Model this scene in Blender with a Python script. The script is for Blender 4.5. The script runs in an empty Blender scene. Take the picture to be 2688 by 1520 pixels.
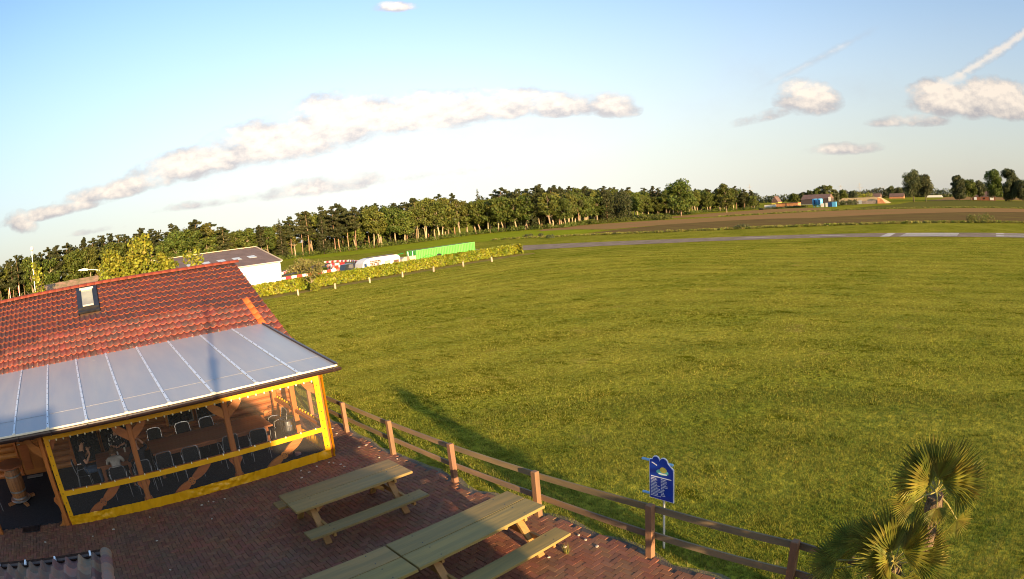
import bpy, bmesh, math, random
import numpy as np
from mathutils import Vector, Matrix, Euler, noise as mnoise
R = math.radians
C = bpy.context.scene.collection
rng = random.Random(7)
npr = np.random.default_rng(11)

# ------------------------------------------------------------------ camera, light, sky
SUN_AZ = math.atan2(-0.22, -1.0)          # direction towards the sun, from +Y clockwise
SUN_EL = R(9.3)
EXPOSURE = 1.5
scene = bpy.context.scene
cd = bpy.data.cameras.new('camera'); cam = bpy.data.objects.new('camera', cd); C.objects.link(cam)
CAMZ = 5.5
az, pitch, roll = R(41.6), 0.11806527, -0.09425934
X_ = Vector((math.cos(az), -math.sin(az), 0)); F_ = Vector((math.sin(az)*math.cos(pitch), math.cos(az)*math.cos(pitch), -math.sin(pitch)))
U_ = X_.cross(F_)
cr, sr = math.cos(roll), math.sin(roll)
RI = X_*cr + U_*sr; UP = -X_*sr + U_*cr
cam.matrix_world = Matrix(((RI.x, UP.x, -F_.x, 0), (RI.y, UP.y, -F_.y, 0), (RI.z, UP.z, -F_.z, CAMZ), (0, 0, 0, 1)))
# a wide security-camera lens: radius on the sensor = 1569.6 px * (t - 0.0188 t^3 - 0.0612 t^5)
cd.type = 'PANO'; cd.panorama_type = 'FISHEYE_LENS_POLYNOMIAL'
cd.sensor_fit = 'HORIZONTAL'; cd.sensor_width = 36.0; cd.sensor_height = 36.0*579/1024
cd.fisheye_fov = R(170)
_t = np.linspace(0.0, 1.15, 300); _r = 1569.605*(_t - 0.018805*_t**3 - 0.0612292*_t**5)*36.0/2688
_A = np.stack([_r**i for i in range(1, 5)], 1); _k = np.linalg.lstsq(_A, _t, rcond=None)[0]
cd.fisheye_polynomial_k0 = 0.0
cd.fisheye_polynomial_k1, cd.fisheye_polynomial_k2, cd.fisheye_polynomial_k3, cd.fisheye_polynomial_k4 = [-float(v) for v in _k]
cd.clip_start = 0.05; cd.clip_end = 20000
scene.camera = cam
scene.view_settings.view_transform = 'Standard'; scene.view_settings.look = 'None'
scene.view_settings.exposure = EXPOSURE; scene.view_settings.gamma = 1.0
scene.cycles.pixel_filter_type = 'BLACKMAN_HARRIS'; scene.cycles.filter_width = 1.05
scene.cycles.max_bounces = 8; scene.cycles.transparent_max_bounces = 16
scene.cycles.caustics_reflective = False; scene.cycles.caustics_refractive = False

sd = bpy.data.lights.new('sun', 'SUN'); sd.energy = 5.0; sd.angle = R(0.7); sd.color = (1.0, 0.70, 0.38)
so = bpy.data.objects.new('sun', sd); C.objects.link(so)
sdir = Vector((math.sin(SUN_AZ)*math.cos(SUN_EL), math.cos(SUN_AZ)*math.cos(SUN_EL), math.sin(SUN_EL)))
so.rotation_euler = sdir.to_track_quat('Z', 'Y').to_euler(); so.location = (0, -20, 20)

def build_world():
    w = bpy.data.worlds.new('World'); scene.world = w; w.use_nodes = True
    nt = w.node_tree; N = nt.nodes; L = nt.links; N.clear()
    def nd(t, **k):
        n = N.new(t)
        for a, b in k.items(): setattr(n, a, b)
        return n
    def val(x): return x
    def mth(op, a, b=None, c=None, clamp=False):
        n = nd('ShaderNodeMath', operation=op, use_clamp=clamp)
        for i, v in enumerate((a, b, c)):
            if v is None: continue
            if isinstance(v, (int, float)): n.inputs[i].default_value = v
            else: L.new(v, n.inputs[i])
        return n.outputs[0]
    sky = nd('ShaderNodeTexSky', sky_type='NISHITA'); sky.sun_disc = False
    sky.sun_elevation = SUN_EL; sky.sun_rotation = SUN_AZ
    sky.altitude = 20; sky.air_density = 1.0; sky.dust_density = 1.6; sky.ozone_density = 2.6
    tc = nd('ShaderNodeTexCoord')
    sep = nd('ShaderNodeSeparateXYZ'); L.new(tc.outputs['Generated'], sep.inputs[0])
    azn = mth('MULTIPLY', mth('ARCTAN2', sep.outputs[0], sep.outputs[1]), 57.2958)
    eln = mth('MULTIPLY', mth('ARCSINE', sep.outputs[2]), 57.2958)
    comb = nd('ShaderNodeCombineXYZ'); L.new(azn, comb.inputs[0]); L.new(mth('MULTIPLY', eln, 1.6), comb.inputs[1])
    def noise(scale, detail, rough, off=0.0, dy=0.0):
        mp = nd('ShaderNodeMapping'); L.new(comb.outputs[0], mp.inputs[0]); mp.inputs['Location'].default_value = (off, dy, off*0.7)
        n = nd('ShaderNodeTexNoise'); n.inputs['Scale'].default_value = scale; n.inputs['Detail'].default_value = detail
        n.inputs['Roughness'].default_value = rough; L.new(mp.outputs[0], n.inputs['Vector']); return n.outputs[0]
    n1 = noise(0.30, 10, 0.62); n2 = noise(0.30, 10, 0.62, -0.30, -0.75); nf = noise(0.55, 6, 0.6, 9.0); nw = noise(0.07, 6, 0.6, 31.0)
    # azimuth, elevation, half width, half height, tilt (deg), weight, top boost
    CL = [(-3.0, 5.9, 7.0, 1.0, 2, 1.0), (4.5, 6.9, 8.0, 1.5, 4, 1.0), (12.5, 8.2, 8.0, 2.0, 5, 1.05), (20.5, 9.2, 9.0, 2.9, 3, 1.1), (27, 10.6, 7.5, 3.4, 2, 1.1),
          (34, 10.6, 8.0, 2.6, 0, 1.1), (41.5, 10.7, 7.0, 2.2, 0, 1.05), (47.5, 10.3, 5.0, 1.6, -4, 1.0), (52.9, 9.9, 2.9, 1.8, -10, 1.05), (-7.0, 5.4, 2.3, 1.6, -20, 1.0),
          (25.5, 4.9, 8.0, 1.2, 2, 0.75), (36, 5.0, 6.5, 0.9, 0, 0.6), (13, 4.6, 6.0, 0.6, 0, 0.6), (1.5, 3.6, 4.0, 0.5, 0, 0.5),
          (71.9, 8.9, 3.5, 2.2, -6, 1.15), (73.4, 9.0, 2.0, 1.6, 0, 1.1), (87.5, 8.2, 6.2, 2.4, -3, 1.2), (93.5, 8.2, 7.5, 2.5, -5, 1.25), (100, 7.6, 10, 2.4, -4, 1.1), (82, 6.5, 5.0, 0.8, 0, 0.8),
          (75, 4.2, 4.6, 0.8, 0, 0.8), (68, 7.8, 5, 0.7, 10, 0.5), (32.5, 21.4, 2.6, 0.7, -4, 1.0),
          (-40, 7, 20, 2.8, 0, 1.0), (-75, 10, 16, 3.5, 0, 1.0), (135, 10, 14, 3.5, 0, 1.0), (165, 8, 16, 2.5, 0, 0.8), (-130, 9, 22, 3, 0, 0.8)]
    tot = None; top = None
    for (a, e, wa, we, tilt, wt) in CL:
        da = mth('SUBTRACT', azn, a); de = mth('SUBTRACT', eln, e)
        ct, st = math.cos(R(tilt)), math.sin(R(tilt))
        wa, we = wa*1.12, we*(1.45 if a > 5 or a < -20 else 1.2)
        u = mth('DIVIDE', mth('ADD', mth('MULTIPLY', da, ct), mth('MULTIPLY', de, st)), wa)
        v = mth('DIVIDE', mth('SUBTRACT', mth('MULTIPLY', de, ct), mth('MULTIPLY', da, st)), we)
        v2 = mth('MULTIPLY', v, mth('ADD', 1.25, mth('MULTIPLY', mth('LESS_THAN', v, 0.0), 0.9)))   # flat base
        d2 = mth('ADD', mth('MULTIPLY', u, u), mth('MULTIPLY', v2, v2))
        m = mth('MULTIPLY', mth('SUBTRACT', 1.0, d2, clamp=True), wt)
        vt = mth('MULTIPLY', mth('ADD', mth('MULTIPLY', v, 0.5), 0.5, clamp=True), m)
        tot = m if tot is None else mth('MAXIMUM', tot, m)
        top = vt if top is None else mth('MAXIMUM', top, vt)
    dens = mth('ADD', mth('MULTIPLY', tot, 1.0), mth('MULTIPLY', mth('SUBTRACT', n1, 0.5), 2.0))
    dens = mth('MULTIPLY', dens, mth('MULTIPLY', tot, 9.0, clamp=True))
    ss = nd('ShaderNodeMapRange', interpolation_type='SMOOTHSTEP'); L.new(dens, ss.inputs[0]); ss.inputs[1].default_value = 0.08; ss.inputs[2].default_value = 0.85
    mask = mth('MULTIPLY', ss.outputs[0], 0.93)
    # wisps: a contrail-like streak high right and thin veils
    def streak(a0, e0, a1, e1, w0, amp, nz):
        dx, dy = a1-a0, e1-e0; ln = math.hypot(dx, dy); dx /= ln; dy /= ln
        da = mth('SUBTRACT', azn, a0); de = mth('SUBTRACT', eln, e0)
        s = mth('ADD', mth('MULTIPLY', da, dx), mth('MULTIPLY', de, dy)); p = mth('ABSOLUTE', mth('SUBTRACT', mth('MULTIPLY', de, dx), mth('MULTIPLY', da, dy)))
        pp = mth('ADD', p, mth('MULTIPLY', mth('SUBTRACT', nz, 0.5), w0*1.6))
        a = mth('SUBTRACT', 1.0, mth('DIVIDE', mth('ABSOLUTE', pp), w0), clamp=True)
        b = mth('MULTIPLY', mth('MULTIPLY', s, 0.2, clamp=True), mth('MULTIPLY', mth('SUBTRACT', ln, s), 0.2, clamp=True))
        return mth('MULTIPLY', mth('MULTIPLY', a, b), amp)
    w1 = streak(84, 9.0, 104, 16.8, 0.62, 0.75, nf); w2 = streak(66, 10.0, 81, 15.6, 0.45, 0.35, nf)
    veil = nd('ShaderNodeMapRange', interpolation_type='SMOOTHSTEP'); L.new(nw, veil.inputs[0]); veil.inputs[1].default_value = 0.5; veil.inputs[2].default_value = 0.8; veil.inputs[4].default_value = 0.22
    elband = mth('SUBTRACT', 1.0, mth('ABSOLUTE', mth('DIVIDE', mth('SUBTRACT', eln, 9.0), 13.0)), clamp=True)
    wisp = mth('MAXIMUM', mth('MAXIMUM', w1, w2), mth('MULTIPLY', veil.outputs[0], elband))
    # bright low haze towards the horizon, strongest in the part of the sky opposite the evening sun
    azd = mth('DIVIDE', mth('SUBTRACT', azn, 34.0), 36.0)
    azf = mth('POWER', 2.71828, mth('MULTIPLY', mth('MULTIPLY', azd, azd), -1.0))
    elq = mth('DIVIDE', mth('MAXIMUM', eln, 0.0), 17.0)
    elf = mth('POWER', 2.71828, mth('MULTIPLY', mth('MULTIPLY', elq, elq), -1.0))
    hz = mth('MULTIPLY', elf, mth('ADD', 0.78, mth('MULTIPLY', azf, 0.20)), clamp=True)
    bg_sky = nd('ShaderNodeBackground'); L.new(sky.outputs[0], bg_sky.inputs[0]); bg_sky.inputs[1].default_value = SKY_STRENGTH
    bg_haze = nd('ShaderNodeBackground')
    hm = nd('ShaderNodeMix', data_type='RGBA'); L.new(azf, hm.inputs[0]); hm.inputs[6].default_value = (0.30, 0.285, 0.255, 1); hm.inputs[7].default_value = (0.50, 0.50, 0.455, 1)
    L.new(hm.outputs[2], bg_haze.inputs[0]); bg_haze.inputs[1].default_value = 1.0*CLOUD_K
    mx1 = nd('ShaderNodeMixShader'); L.new(hz, mx1.inputs[0]); L.new(bg_sky.outputs[0], mx1.inputs[1]); L.new(bg_haze.outputs[0], mx1.inputs[2])
    # cloud colour: lit cream tops, lilac grey bases
    lit = mth('ADD', mth('ADD', mth('MULTIPLY', mth('SUBTRACT', n1, n2), 1.9), mth('MULTIPLY', top, 1.35)), mth('MULTIPLY', wisp, 1.6))
    lr = nd('ShaderNodeMapRange'); L.new(lit, lr.inputs[0]); lr.inputs[1].default_value = 0.28; lr.inputs[2].default_value = 0.92
    cm = nd('ShaderNodeMix', data_type='RGBA'); L.new(lr.outputs[0], cm.inputs[0]); cm.inputs[6].default_value = (0.285, 0.27, 0.275, 1); cm.inputs[7].default_value = (0.58, 0.50, 0.42, 1)
    bright = mth('ADD', 0.78, mth('MULTIPLY', azf, 0.36))
    bg_c = nd('ShaderNodeBackground'); L.new(cm.outputs[2], bg_c.inputs[0]); L.new(mth('MULTIPLY', bright, CLOUD_K), bg_c.inputs[1])
    mx2 = nd('ShaderNodeMixShader'); L.new(mth('MAXIMUM', mask, wisp), mx2.inputs[0]); L.new(mx1.outputs[0], mx2.inputs[1]); L.new(bg_c.outputs[0], mx2.inputs[2])
    out = nd('ShaderNodeOutputWorld'); L.new(mx2.outputs[0], out.inputs[0])
SKY_STRENGTH = 0.14
CLOUD_K = 0.78
build_world()

# ------------------------------------------------------------------ materials
MATS = {}
def mat(name, col, rough=0.75, var=0.25, scale=6.0, col2=None, bump=0.0, bscale=40.0, spec=0.3, metal=0.0, island=0.0, objrand=0.0,
        transl=0.0, stretch=(1, 1, 1), detail=5.0, thr=(0.35, 0.65), alpha=1.0, coat=0.0, bdist=0.02, world=False):
    m = bpy.data.materials.new(name); m.use_nodes = True; nt = m.node_tree; N = nt.nodes; L = nt.links
    p = N['Principled BSDF']; p.inputs['Roughness'].default_value = rough; p.inputs['Metallic'].default_value = metal
    p.inputs['Specular IOR Level'].default_value = spec; p.inputs['Coat Weight'].default_value = coat
    tc = N.new('ShaderNodeTexCoord'); mp = N.new('ShaderNodeMapping'); mp.inputs['Scale'].default_value = stretch
    if world:
        g = N.new('ShaderNodeNewGeometry'); L.new(g.outputs['Position'], mp.inputs[0])
    else: L.new(tc.outputs['Object'], mp.inputs[0])
    nz = N.new('ShaderNodeTexNoise'); nz.inputs['Scale'].default_value = scale; nz.inputs['Detail'].default_value = detail; nz.inputs['Roughness'].default_value = 0.6
    L.new(mp.outputs[0], nz.inputs['Vector'])
    if objrand:
        oi = N.new('ShaderNodeObjectInfo'); ad = N.new('ShaderNodeVectorMath'); ad.operation = 'ADD'; sc_ = N.new('ShaderNodeMath'); sc_.operation = 'MULTIPLY'; sc_.inputs[1].default_value = 37.0
        L.new(oi.outputs['Random'], sc_.inputs[0]); L.new(mp.outputs[0], ad.inputs[0]); L.new(sc_.outputs[0], ad.inputs[1]); L.new(ad.outputs[0], nz.inputs['Vector'])
    mr = N.new('ShaderNodeMapRange'); mr.inputs[1].default_value = thr[0]; mr.inputs[2].default_value = thr[1]; L.new(nz.outputs[0], mr.inputs[0])
    mx = N.new('ShaderNodeMix'); mx.data_type = 'RGBA'; L.new(mr.outputs[0], mx.inputs[0])
    c1 = tuple(col)+(1,); c2 = (tuple(col2)+(1,)) if col2 else tuple(min(1, c*(1+var)) for c in col)+(1,)
    if not col2: c1 = tuple(c*(1-var) for c in col)+(1,)
    mx.inputs[6].default_value = c1; mx.inputs[7].default_value = c2
    outc = mx.outputs[2]
    for amt, kind in ((island, 'i'), (objrand, 'o')):
        if not amt: continue
        if kind == 'i': s = N.new('ShaderNodeNewGeometry').outputs['Random Per Island']
        else: s = N.new('ShaderNodeObjectInfo').outputs['Random']
        hs = N.new('ShaderNodeHueSaturation'); a = N.new('ShaderNodeMapRange'); a.inputs[3].default_value = 1-amt; a.inputs[4].default_value = 1+amt
        L.new(s, a.inputs[0]); L.new(a.outputs[0], hs.inputs['Value'])
        b = N.new('ShaderNodeMapRange'); b.inputs[3].default_value = 0.5-0.035*min(1, amt*2); b.inputs[4].default_value = 0.5+0.035*min(1, amt*2)
        mm = N.new('ShaderNodeMath'); mm.operation = 'FRACT'; m7 = N.new('ShaderNodeMath'); m7.operation = 'MULTIPLY'; m7.inputs[1].default_value = 7.31
        L.new(s, m7.inputs[0]); L.new(m7.outputs[0], mm.inputs[0]); L.new(mm.outputs[0], b.inputs[0]); L.new(b.outputs[0], hs.inputs['Hue'])
        L.new(outc, hs.inputs['Color']); outc = hs.outputs[0]
    L.new(outc, p.inputs['Base Color'])
    if bump:
        bn = N.new('ShaderNodeTexNoise'); bn.inputs['Scale'].default_value = bscale; bn.inputs['Detail'].default_value = 6; L.new(mp.outputs[0], bn.inputs['Vector'])
        bu = N.new('ShaderNodeBump'); bu.inputs['Strength'].default_value = bump; bu.inputs['Distance'].default_value = bdist
        L.new(bn.outputs[0], bu.inputs['Height']); L.new(bu.outputs[0], p.inputs['Normal'])
    out = N['Material Output']
    if transl:
        t = N.new('ShaderNodeBsdfTranslucent'); L.new(outc, t.inputs[0]); ms = N.new('ShaderNodeMixShader'); ms.inputs[0].default_value = transl
        L.new(p.outputs[0], ms.inputs[1]); L.new(t.outputs[0], ms.inputs[2]); L.new(ms.outputs[0], out.inputs[0])
    if alpha < 1.0: p.inputs['Alpha'].default_value = alpha
    MATS[name] = m
    return m

LEAF = dict(rough=0.6, spec=0.25, island=0.42, objrand=0.22, transl=0.28, scale=0.5)
m_grassblade = mat('grass_blades', (0.152, 0.182, 0.022), rough=0.7, spec=0.15, island=0.75, transl=0.35, col2=(0.305, 0.270, 0.036), scale=0.28, world=True)
m_grass_near = mat('near_grass_blades', (0.110, 0.150, 0.018), rough=0.7, spec=0.1, island=0.8, transl=0.35, col2=(0.25, 0.23, 0.032), scale=0.5, world=True)
m_grass_verge = mat('rough_grass', (0.14, 0.18, 0.018), rough=0.7, spec=0.15, island=0.5, transl=0.3, col2=(0.28, 0.24, 0.07), scale=1.3, world=True)
m_leaf_d = mat('leaves_deciduous', (0.070, 0.094, 0.015), col2=(0.108, 0.128, 0.022), **LEAF)
m_leaf_o = mat('leaves_young_oak', (0.100, 0.112, 0.019), col2=(0.135, 0.138, 0.026), **LEAF)
m_leaf_p = mat('needles_pine', (0.040, 0.052, 0.016), col2=(0.070, 0.070, 0.022), **LEAF)
m_leaf_h = mat('leaves_hedge', (0.145, 0.185, 0.010), col2=(0.25, 0.245, 0.014), rough=0.5, spec=0.4, island=0.5, transl=0.25, scale=0.6)
m_leaf_y = mat('leaves_linden', (0.20, 0.22, 0.02), col2=(0.26, 0.25, 0.025), rough=0.6, spec=0.3, island=0.45, transl=0.35, scale=0.8)
m_leaf_dk = mat('leaves_dark_far', (0.060, 0.075, 0.028), col2=(0.092, 0.098, 0.036), **LEAF)  # bluish distance haze put into the leaf colour
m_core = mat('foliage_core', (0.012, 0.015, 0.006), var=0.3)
m_bark_p = mat('pine_bark', (0.34, 0.19, 0.10), col2=(0.22, 0.15, 0.10), scale=1.2, objrand=0.25, bump=0.4, bscale=6)
m_bark_d = mat('pale_bark', (0.38, 0.30, 0.18), col2=(0.20, 0.16, 0.10), scale=1.0, objrand=0.3, bump=0.4, bscale=6)
m_bark_k = mat('dark_bark', (0.10, 0.075, 0.05), col2=(0.16, 0.12, 0.08), scale=2, bump=0.4, bscale=8)
m_palm = mat('palm_leaf', (0.15, 0.17, 0.026), col2=(0.38, 0.30, 0.05), rough=0.5, spec=0.25, island=0.3, transl=0.42, scale=2.2, thr=(0.4, 0.7))
m_palmfib = mat('palm_trunk_fibre', (0.20, 0.13, 0.07), col2=(0.10, 0.07, 0.045), scale=14, bump=1.0, bscale=30, bdist=0.03)
m_petiole = mat('palm_petiole', (0.30, 0.26, 0.07), var=0.3, rough=0.4)

# mown grass ground
def ground_mat():
    m = bpy.data.materials.new('mown_grass'); m.use_nodes = True; nt = m.node_tree; N = nt.nodes; L = nt.links
    p = N['Principled BSDF']; p.inputs['Roughness'].default_value = 0.95; p.inputs['Specular IOR Level'].default_value = 0.0
    g = N.new('ShaderNodeNewGeometry')
    def nz(scale, det=4, rough=0.6, st=(1, 1, 1), rot=0.0):
        mp = N.new('ShaderNodeMapping'); mp.inputs['Scale'].default_value = st; mp.inputs['Rotation'].default_value = (0, 0, rot); L.new(g.outputs['Position'], mp.inputs[0])
        n = N.new('ShaderNodeTexNoise'); n.inputs['Scale'].default_value = scale; n.inputs['Detail'].default_value = det; n.inputs['Roughness'].default_value = rough; L.new(mp.outputs[0], n.inputs['Vector']); return n.outputs[0]
    def rampmix(f, a, b, lo, hi):
        mr = N.new('ShaderNodeMapRange'); mr.inputs[1].default_value = lo; mr.inputs[2].default_value = hi; L.new(f, mr.inputs[0])
        mx = N.new('ShaderNodeMix'); mx.data_type = 'RGBA'; L.new(mr.outputs[0], mx.inputs[0])
        for i, c in ((6, a), (7, b)):
            if isinstance(c, tuple): mx.inputs[i].default_value = c+(1,)
            else: L.new(c, mx.inputs[i])
        return mx.outputs[2]
    fine = rampmix(nz(9, 6, 0.7), (0.055, 0.068, 0.009), (0.300, 0.295, 0.028), 0.36, 0.60)  # dark tone: soil and shade between the blades put into the colour
    tuss = rampmix(nz(2.6, 5, 0.65), (0.070, 0.075, 0.006), fine, 0.38, 0.50)
    big = rampmix(nz(0.11, 4), tuss, rampmix(nz(5, 5, 0.7), (0.12, 0.125, 0.016), (0.40, 0.345, 0.042), 0.34, 0.64), 0.35, 0.65)
    # windrows left by the mower
    row = nz(1.0, 6, 0.75, (1.0, 0.45, 1), R(48))
    rows = rampmix(row, (0.085, 0.090, 0.006), big, 0.36, 0.46)
    dry = rampmix(nz(0.35, 6, 0.7), rows, (0.30, 0.23, 0.05), 0.60, 0.74)
    sx = N.new('ShaderNodeSeparateXYZ'); L.new(g.outputs['Position'], sx.inputs[0])
    def mm(op, a, b, c=None):
        n_ = N.new('ShaderNodeMath'); n_.operation = op
        for i_, v_ in enumerate((a, b, c)):
            if v_ is None: continue
            if isinstance(v_, (int, float)): n_.inputs[i_].default_value = v_
            else: L.new(v_, n_.inputs[i_])
        return n_.outputs[0]
    # swaths of a mower circling the field
    ring = mm('SMOOTH_MAX', mm('MULTIPLY', sx.outputs[0], 1.0), mm('MULTIPLY', sx.outputs[1], 1.15), 25.0)
    sw = mm('SINE', mm('ADD', mm('MULTIPLY', ring, 2.3), mm('MULTIPLY', nz(0.12, 4), 9.0)), 0.0)
    gain = mm('ADD', mm('MULTIPLY', sw, 0.13), 1.0)
    hv = N.new('ShaderNodeHueSaturation'); L.new(gain, hv.inputs['Value']); L.new(dry, hv.inputs['Color']); dry = hv.outputs[0]
    L.new(dry, p.inputs['Base Color'])
    b1 = N.new('ShaderNodeBump'); b1.inputs['Strength'].default_value = 0.9; b1.inputs['Distance'].default_value = 0.10; L.new(nz(2.6, 5, 0.65), b1.inputs['Height'])
    b2 = N.new('ShaderNodeBump'); b2.inputs['Strength'].default_value = 0.8; b2.inputs['Distance'].default_value = 0.04; L.new(nz(14, 6, 0.7), b2.inputs['Height']); L.new(b1.outputs[0], b2.inputs['Normal'])
    L.new(b2.outputs[0], p.inputs['Normal'])
    return m
m_ground = ground_mat()
m_plough = mat('ploughed_soil', (0.13, 0.080, 0.038), col2=(0.185, 0.135, 0.042), scale=0.35, bump=0.8, bscale=3, bdist=0.1, stretch=(1, 0.2, 1), world=True, spec=0.0, rough=0.95)
m_tan = mat('tan_soil', (0.31, 0.165, 0.070), col2=(0.25, 0.165, 0.06), scale=0.12, bump=0.5, bscale=2, bdist=0.1, stretch=(1, 0.3, 1), world=True, spec=0.0, rough=0.95)
m_crop = mat('young_crop', (0.125, 0.12, 0.022), col2=(0.14, 0.125, 0.035), scale=0.25, bump=0.6, bscale=2, bdist=0.1, world=True, spec=0.0, rough=0.95)
m_brightgrass = mat('bright_meadow', (0.26, 0.28, 0.018), col2=(0.18, 0.21, 0.016), scale=0.2, bump=0.7, bscale=2.5, bdist=0.12, world=True, spec=0.0, rough=0.95)
m_drygrass = mat('dry_grass_strip', (0.30, 0.20, 0.075), col2=(0.17, 0.17, 0.03), scale=0.9, bump=0.7, bscale=6, bdist=0.05, world=True, spec=0.0, rough=0.95)
m_asphalt = mat('runway_asphalt', (0.25, 0.195, 0.145), var=0.18, scale=0.5, bump=0.3, bscale=30, world=True, spec=0.0, rough=0.9)
m_asph2 = mat('kart_asphalt', (0.13, 0.11, 0.11), var=0.2, scale=0.6, world=True, spec=0.0, rough=0.9)
m_paint = mat('runway_paint', (0.50, 0.46, 0.40), var=0.12, scale=1.5, world=True, spec=0.0, rough=0.8)
m_brick = mat('paving_brick', (0.205, 0.086, 0.044), col2=(0.155, 0.086, 0.052), scale=1.2, objrand=0.16, island=0.16, bump=0.35, bscale=60, bdist=0.004, rough=0.8, world=True, spec=0.15)
m_mortar = mat('joint_sand', (0.075, 0.055, 0.040), col2=(0.26, 0.20, 0.14), scale=0.9, thr=(0.50, 0.70), bump=0.5, bscale=40, world=True)
m_sandsoil = mat('sandy_soil', (0.20, 0.14, 0.075), col2=(0.13, 0.12, 0.035), scale=2.5, bump=0.8, bscale=25, world=True)
m_carpet = mat('dark_carpet', (0.022, 0.021, 0.024), var=0.3, scale=20, bump=0.3, bscale=200, rough=0.95)
def tile_mat():
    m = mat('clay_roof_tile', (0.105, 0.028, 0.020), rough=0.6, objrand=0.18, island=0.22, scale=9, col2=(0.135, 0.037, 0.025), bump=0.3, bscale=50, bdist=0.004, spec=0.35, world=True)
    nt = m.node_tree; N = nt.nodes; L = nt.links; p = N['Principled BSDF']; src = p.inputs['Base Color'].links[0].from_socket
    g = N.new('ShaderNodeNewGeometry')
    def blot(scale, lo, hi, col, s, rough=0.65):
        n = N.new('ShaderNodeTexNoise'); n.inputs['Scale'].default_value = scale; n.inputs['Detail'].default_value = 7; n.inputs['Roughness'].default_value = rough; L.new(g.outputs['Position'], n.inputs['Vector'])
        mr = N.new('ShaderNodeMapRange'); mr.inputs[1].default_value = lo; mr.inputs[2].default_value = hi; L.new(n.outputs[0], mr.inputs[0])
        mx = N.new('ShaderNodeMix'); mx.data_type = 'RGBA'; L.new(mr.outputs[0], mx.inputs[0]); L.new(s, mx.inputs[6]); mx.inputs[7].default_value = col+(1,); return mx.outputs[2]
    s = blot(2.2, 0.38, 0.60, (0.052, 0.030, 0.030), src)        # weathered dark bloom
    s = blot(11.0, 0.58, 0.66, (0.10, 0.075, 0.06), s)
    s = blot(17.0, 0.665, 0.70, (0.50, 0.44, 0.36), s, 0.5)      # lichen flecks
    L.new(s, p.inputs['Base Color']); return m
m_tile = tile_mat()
m_tile_butt = mat('clay_tile_orange_edge', (0.25, 0.060, 0.024), col2=(0.16, 0.042, 0.022), scale=6, rough=0.6, island=0.2, world=True)  # lighter orange than the tile body, for butt ends and ridge
m_tile_new = mat('fresh_orange_tile', (0.46, 0.095, 0.022), var=0.15, scale=6, rough=0.6, bump=0.2, bscale=40)
m_tile_old = mat('old_brown_tile', (0.30, 0.135, 0.085), col2=(0.20, 0.135, 0.10), scale=7, objrand=0.35, bump=0.8, bscale=30, bdist=0.01, rough=0.85)
m_poly = mat('milky_polycarbonate', (0.36, 0.355, 0.36), col2=(0.29, 0.31, 0.35), scale=0.9, stretch=(2.2, 0.35, 1), bump=0.08, bscale=3, rough=0.32, spec=0.5, transl=0.12)
m_beam_line = mat('beam_line_strip', (0.36, 0.36, 0.38), var=0.1, rough=0.5)
m_alu = mat('aluminium_strip', (0.62, 0.66, 0.70), var=0.08, rough=0.35, metal=0.35, spec=0.5)
m_alu_w = mat('cream_edge_strip', (0.74, 0.66, 0.50), var=0.08, rough=0.4)
m_gutter = mat('brown_gutter', (0.035, 0.019, 0.016), var=0.15, rough=0.35, spec=0.5)
m_oak = mat('stained_timber', (0.42, 0.13, 0.022), col2=(0.29, 0.09, 0.018), scale=3, stretch=(1, 1, 0.15), bump=0.3, bscale=25, rough=0.5, spec=0.4)
m_oakh = mat('stained_timber_horizontal', (0.40, 0.125, 0.022), col2=(0.27, 0.085, 0.018), scale=5, stretch=(0.12, 1, 1), bump=0.35, bscale=25, rough=0.5, spec=0.4, objrand=0.12)
m_log = mat('log_wall', (0.44, 0.165, 0.04), col2=(0.30, 0.11, 0.03), scale=4, stretch=(0.15, 1, 1), bump=0.3, bscale=20, rough=0.55, objrand=0.15)
m_yellow = mat('yellow_tarpaulin', (0.76, 0.37, 0.004), var=0.06, scale=2.5, rough=0.42, spec=0.5, transl=0.12, bump=0.35, bscale=5, bdist=0.02)
m_film = mat('clear_film', (0.26, 0.24, 0.21), var=0.05, rough=0.10, spec=0.8, alpha=0.10)
m_green_t = mat('green_treated_wood', (0.275, 0.185, 0.058), col2=(0.205, 0.150, 0.052), scale=7, stretch=(0.08, 1, 1), bump=0.6, bscale=22, rough=0.62, objrand=0.14, bdist=0.010, thr=(0.38, 0.60))
m_green_leg = mat('picnic_leg_wood', (0.38, 0.20, 0.06), col2=(0.27, 0.155, 0.05), scale=5, bump=0.4, bscale=22, rough=0.6, objrand=0.12)
m_fence = mat('weathered_fence_wood', (0.25, 0.165, 0.085), col2=(0.15, 0.112, 0.068), scale=5, stretch=(1, 0.15, 1), bump=0.5, bscale=25, rough=0.75, objrand=0.22, bdist=0.008)
m_post = mat('fence_post_wood', (0.25, 0.125, 0.065), col2=(0.17, 0.095, 0.055), scale=6, stretch=(1, 1, 0.2), bump=0.5, bscale=25, rough=0.7, objrand=0.12, bdist=0.008)
m_black = mat('black_plastic', (0.014, 0.014, 0.016), var=0.2, rough=0.4, spec=0.5)
m_blackmesh = mat('black_chair_mesh', (0.018, 0.018, 0.02), var=0.3, rough=0.7, scale=60)
m_chrome = mat('chrome_tube', (0.62, 0.62, 0.64), var=0.03, rough=0.25, metal=0.7, spec=0.8)
m_glass = mat('dark_window_glass', (0.018, 0.021, 0.024), var=0.3, rough=0.06, spec=0.8)
m_darkmetal = mat('dark_metal', (0.045, 0.045, 0.05), var=0.2, rough=0.35, metal=0.6)
m_steel = mat('brushed_steel', (0.55, 0.56, 0.58), var=0.1, rough=0.3, metal=0.9)
m_white = mat('white_render', (0.72, 0.71, 0.69), var=0.03, scale=0.7, rough=0.8, bump=0.1, bscale=20)
m_whitep = mat('white_paint', (0.80, 0.80, 0.80), var=0.05, rough=0.35, spec=0.5)
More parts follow.
